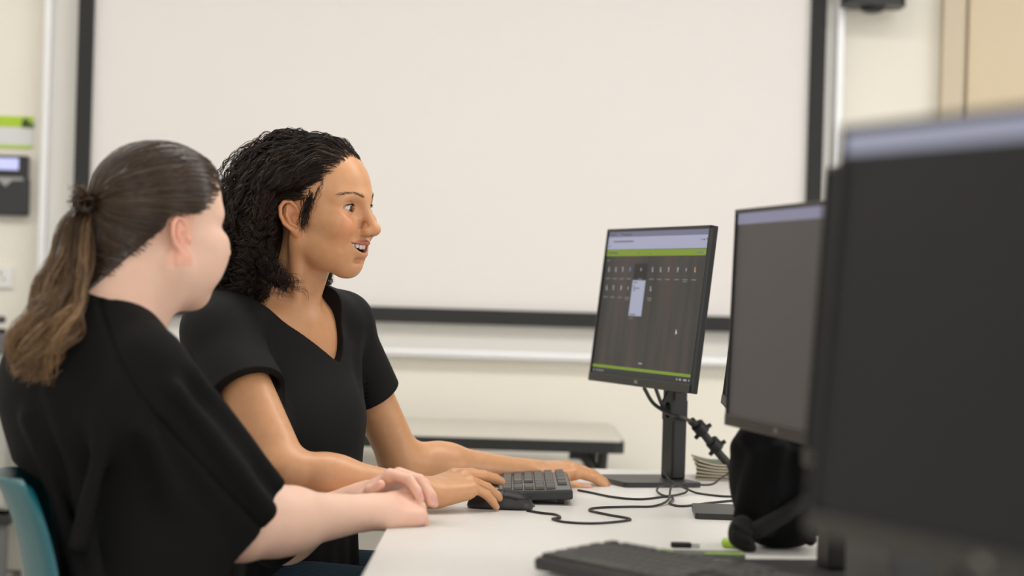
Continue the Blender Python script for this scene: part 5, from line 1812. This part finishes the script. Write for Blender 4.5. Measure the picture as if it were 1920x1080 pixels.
# flat green leaflet, marker and pen in front of the bag
gp = on_desk(1316, 1040)
t = thing('brochure', 'flat grey-green brochure with bright green ends lying in front of the backpack', 'brochure', (gp[0], gp[1], DZ), math.radians(4))
obj('cover', BX((0, 0, 0.003), (0.118, 0.050, 0.006), 0.001), mat('brochure_grey', (0.060, 0.072, 0.055), rough=0.5), t)
bm = bmesh.new()
box(bm, (-0.051, -0.002, 0.0064), (0.022, 0.046, 0.0008)); box(bm, (0.030, -0.014, 0.0064), (0.055, 0.012, 0.0008))
obj('green_print', bm, mat('print_green', (0.30, 0.50, 0.035), rough=0.5), t)
gp = on_desk(1380, 1026)
t = thing('marker_pen', 'short bright green marker lying by the strap of the backpack', 'pen', (gp[0], gp[1], DZ), math.radians(-42))
bm = bmesh.new(); cyl(bm, (-0.022, 0, 0.007), (0.016, 0, 0.007), 0.007, n=14); obj('barrel', bm, mat('marker_green', (0.36, 0.55, 0.04), rough=0.35), t)
bm = bmesh.new(); cyl(bm, (0.016, 0, 0.007), (0.030, 0, 0.007), 0.0062, 0.005, n=14); obj('cap', bm, black_plastic, t)
gp = on_desk(1277, 1024)
t = thing('memory_stick', 'small black memory stick behind the green brochure', 'memory stick', (gp[0], gp[1], DZ), 0.05)
obj('casing', BX((0, 0, 0.004), (0.030, 0.014, 0.008), 0.002), black_plastic, t)
obj('plug', BX((0.021, 0, 0.004), (0.012, 0.011, 0.0045), 0.0005), mat('plug_steel', (0.5, 0.5, 0.5), rough=0.3, metal=1), t)

# compact desktop computer behind the big monitor's stand, with a video cable down its front
t = thing('desktop_computer', 'compact black desktop computer standing behind the stand of the largest monitor', 'computer', (0.555, 2.72, DZ), math.radians(3))
obj('case', BX((0, 0, 0.060), (0.27, 0.27, 0.112), 0.004), mat('case_black', (0.018, 0.018, 0.018), rough=0.5), t)
bm = bmesh.new()
for k in range(9): box(bm, (-0.035 + 0.011 * k, -0.1355, 0.060), (0.005, 0.003, 0.080), 0.0008)
obj('grille', bm, mat('grille_grey', (0.045, 0.044, 0.042), rough=0.5), t)
bm = bmesh.new()
for sx in (-1, 1):
    for sy in (-1, 1): cyl(bm, (sx * 0.11, sy * 0.11, 0.0), (sx * 0.11, sy * 0.11, 0.006), 0.012, n=12)
obj('feet', bm, black_plastic, t)
bm = bmesh.new(); cyl(bm, (0.10, -0.134, 0.085), (0.10, -0.138, 0.085), 0.007, n=16)
obj('power_button', bm, mat('button_blue', (0.02, 0.06, 0.14), rough=0.4), t)
bm = bmesh.new()
tube(bm, smooth_path([(0.400, 2.30, 0.935), (0.392, 2.36, 0.87), (0.400, 2.44, 0.78), (0.425, 2.50, 0.735), (0.47, 2.53, 0.7345)], 8), 0.0042, 8)
tag(obj('video_cable', bm, cable_m), 'black video cable dropping behind the largest monitor beside the compact computer', 'cable')

# ---------------------------------------------------------------- things on the back wall
def on_wall(x, y, off=0.0): return P(x, y, YB - off)
# notice
c0, c1 = on_wall(-40, 216), on_wall(62, 279)
t = thing('notice', 'white and lime green notice on the wall above the intercom', 'notice', ((c0[0] + c1[0]) / 2, YB - 0.002, (c0[2] + c1[2]) / 2))
w_, h_ = c1[0] - c0[0], c0[2] - c1[2]
obj('card', BX((0, 0, 0), (w_, 0.004, h_), 0.0005), mat('notice_white', (0.70, 0.70, 0.72), rough=0.5), t)
lime = mat('notice_lime', (0.42, 0.62, 0.03), rough=0.5)
bm = bmesh.new()
box(bm, (0, -0.0024, h_ * 0.33), (w_, 0.0012, h_ * 0.34)); box(bm, (0, -0.0024, -h_ * 0.45), (w_, 0.0012, h_ * 0.10))
obj('green_band', bm, lime, t)
bm = bmesh.new()
cyl(bm, (w_ * 0.36, -0.0028, h_ * 0.33), (w_ * 0.36, -0.0036, h_ * 0.33), 0.011, n=18)
box(bm, (w_ * 0.40, -0.0032, h_ * 0.22), (0.034, 0.0008, 0.014))
obj('emblem', bm, mat('notice_dark', (0.10, 0.16, 0.03), rough=0.5), t)
# intercom
c0, c1 = on_wall(-45, 288, 0.03), on_wall(51, 408, 0.03)
w_, h_ = c1[0] - c0[0], c0[2] - c1[2]
t = thing('intercom', 'dark grey wall intercom with glowing pale blue display', 'intercom', ((c0[0] + c1[0]) / 2, YB, (c0[2] + c1[2]) / 2))
obj('casing', BX((0, -0.016, 0.028), (w_ - 0.006, 0.032, h_ - 0.060), 0.004), mat('intercom_black', (0.016, 0.016, 0.018), rough=0.35), t)
obj('display', BX((-0.010, -0.033, h_ * 0.5 - 0.026), (w_ - 0.035, 0.003, 0.032), 0.001), mat('display_lit', (0.02, 0.02, 0.03), emit=(0.60, 0.62, 1.0), estr=1.05), t)
gr = obj('speaker', BX((0, -0.018, -0.030), (w_, 0.036, h_ * 0.60), 0.006), mat('speaker_mesh', (0.030, 0.031, 0.034), rough=0.6, bump=1.0, bscale=500), t)
bm = bmesh.new()
prism(bm, [(-0.035, 0.0), (0.06, 0.0), (0.06, -0.008), (0.03, -0.008), (0.012, -0.026), (-0.006, -0.008), (-0.035, -0.008)], Matrix.Translation((0.0, -0.036, h_ * 0.135)) @ Matrix.Rotation(PI / 2, 4, 'X'), 0.003)
obj('chevron', bm, mat('intercom_silver', (0.35, 0.35, 0.36), rough=0.4, metal=0.5), t)
# socket
c0, c1 = on_wall(-62, 497), on_wall(25, 541)
t = thing('wall_socket', 'white double socket plate on the wall below the intercom', 'socket', ((c0[0] + c1[0]) / 2, YB, (c0[2] + c1[2]) / 2))
obj('plate', BX((0, -0.005, 0), (c1[0] - c0[0], 0.010, c0[2] - c1[2]), 0.003), mat('socket_white', (0.80, 0.79, 0.77), rough=0.35), t)
bm = bmesh.new()
for s in (-1, 1):
    box(bm, (s * 0.030, -0.0102, 0.010), (0.004, 0.001, 0.009)); box(bm, (s * 0.030 - 0.010, -0.0102, -0.006), (0.007, 0.001, 0.004)); box(bm, (s * 0.030 + 0.010, -0.0102, -0.006), (0.007, 0.001, 0.004))
obj('pin_holes', bm, black_plastic, t)
# camera on the wall, top right
c = on_wall(1638, 0, 0.10)
t = thing('wall_camera', 'black wall camera with round lens dome at the top of the wall near the door', 'camera', (c[0], YB, c[2]))
w_ = 116 / FPX * 6.4
bm = bmesh.new()
prism(bm, rrect(w_, 0.13, 0.03, 5), Matrix.Translation((0, -0.085, -0.018)), 0.075)
bmesh.ops.bevel(bm, geom=[e for e in bm.edges if len(e.link_faces) == 2 and e.calc_face_angle(0) > 1.2], offset=0.008, segments=3, affect='EDGES')
obj('housing', bm, mat('camera_black', (0.014, 0.014, 0.015), rough=0.45), t)
bm = bmesh.new()
bmesh.ops.create_uvsphere(bm, u_segments=24, v_segments=12, radius=0.036)
bmesh.ops.scale(bm, vec=(1.1, 1.1, 0.62), verts=bm.verts)
bmesh.ops.translate(bm, vec=(-0.002, -0.095, -0.016), verts=bm.verts)
obj('dome', bm, mat('dome_black', (0.008, 0.008, 0.009), rough=0.2), t)
obj('bracket', BX((0, -0.012, 0.05), (0.06, 0.024, 0.10), 0.004), mat('camera_black'), t)
# grey cabinet on a trolley at the left edge
cx1 = P(27, 760, 6.05)[0]
t = thing('cabinet', 'grey office cabinet with dark top at the left edge behind the ponytail', 'cabinet', (cx1 - 0.36, 6.22, 0))
obj('carcass', BX((0, 0, 0.70), (0.72, 0.44, 0.40), 0.004), mat('cabinet_grey', (0.36, 0.35, 0.32), rough=0.5), t)
obj('top', BX((0, 0, 0.925), (0.735, 0.45, 0.05), 0.006), mat('cabinet_top', (0.11, 0.11, 0.115), rough=0.45), t)
for s in (-1, 1):
    d_ = obj('door', BX((s * 0.179, -0.226, 0.70), (0.352, 0.014, 0.385), 0.003), mat('cabinet_door', (0.38, 0.37, 0.34), rough=0.5), t)
    obj('handle', BX((s * 0.03, -0.236, 0.76), (0.012, 0.012, 0.10), 0.003), mat('brushed_steel'), d_)
bm = bmesh.new()
box(bm, (0, 0, 0.475), (0.735, 0.45, 0.026), 0.004); box(bm, (0, 0, 0.10), (0.70, 0.42, 0.018), 0.003)
obj('trolley_shelf', bm, mat('trolley_black', (0.014, 0.014, 0.014), rough=0.5), t)
for sx in (-1, 1):
    for sy in (-1, 1):
        obj('leg', BX((sx * 0.345, sy * 0.20, 0.235), (0.026, 0.026, 0.46), 0.003), mat('leg_grey', (0.12, 0.12, 0.12), rough=0.5), t)
c = P(8, 606, 6.05)
t = thing('stapler', 'small black stapler on the dark cabinet top', 'stapler', (cx1 - 0.10, 6.08, 0.95), 0.2)
obj('base', BX((0, 0, 0.006), (0.13, 0.032, 0.012), 0.004), black_plastic, t)
bm = BX((0, 0, 0.026), (0.13, 0.028, 0.018), 0.006)
bmesh.ops.rotate(bm, cent=(-0.06, 0, 0.02), matrix=Matrix.Rotation(math.radians(-5), 3, 'Y'), verts=bm.verts)
obj('arm', bm, mat('stapler_black', (0.02, 0.02, 0.02), rough=0.3), t)
t = thing('wire_basket', 'black wire basket under the grey cabinet on the trolley', 'basket', (cx1 - 0.14, 6.15, 0.109))
bm = bmesh.new()
for k in range(7):
    for j in range(2):
        x = -0.12 + 0.04 * k
        cyl(bm, (x, -0.13 + 0.26 * j, 0.004), (x, -0.13 + 0.26 * j, 0.20), 0.003, n=6)
        y = -0.13 + 0.26 / 6 * k
        cyl(bm, (-0.12 + 0.24 * j, y, 0.004), (-0.12 + 0.24 * j, y, 0.20), 0.003, n=6)
for z in (0.005, 0.07, 0.135, 0.20):
    tube(bm, [(-0.12, -0.13, z), (0.12, -0.13, z), (0.12, 0.13, z), (-0.12, 0.13, z), (-0.12, -0.13, z)], 0.0035, 6)
obj('wire_mesh', bm, mat('trolley_black'), t)
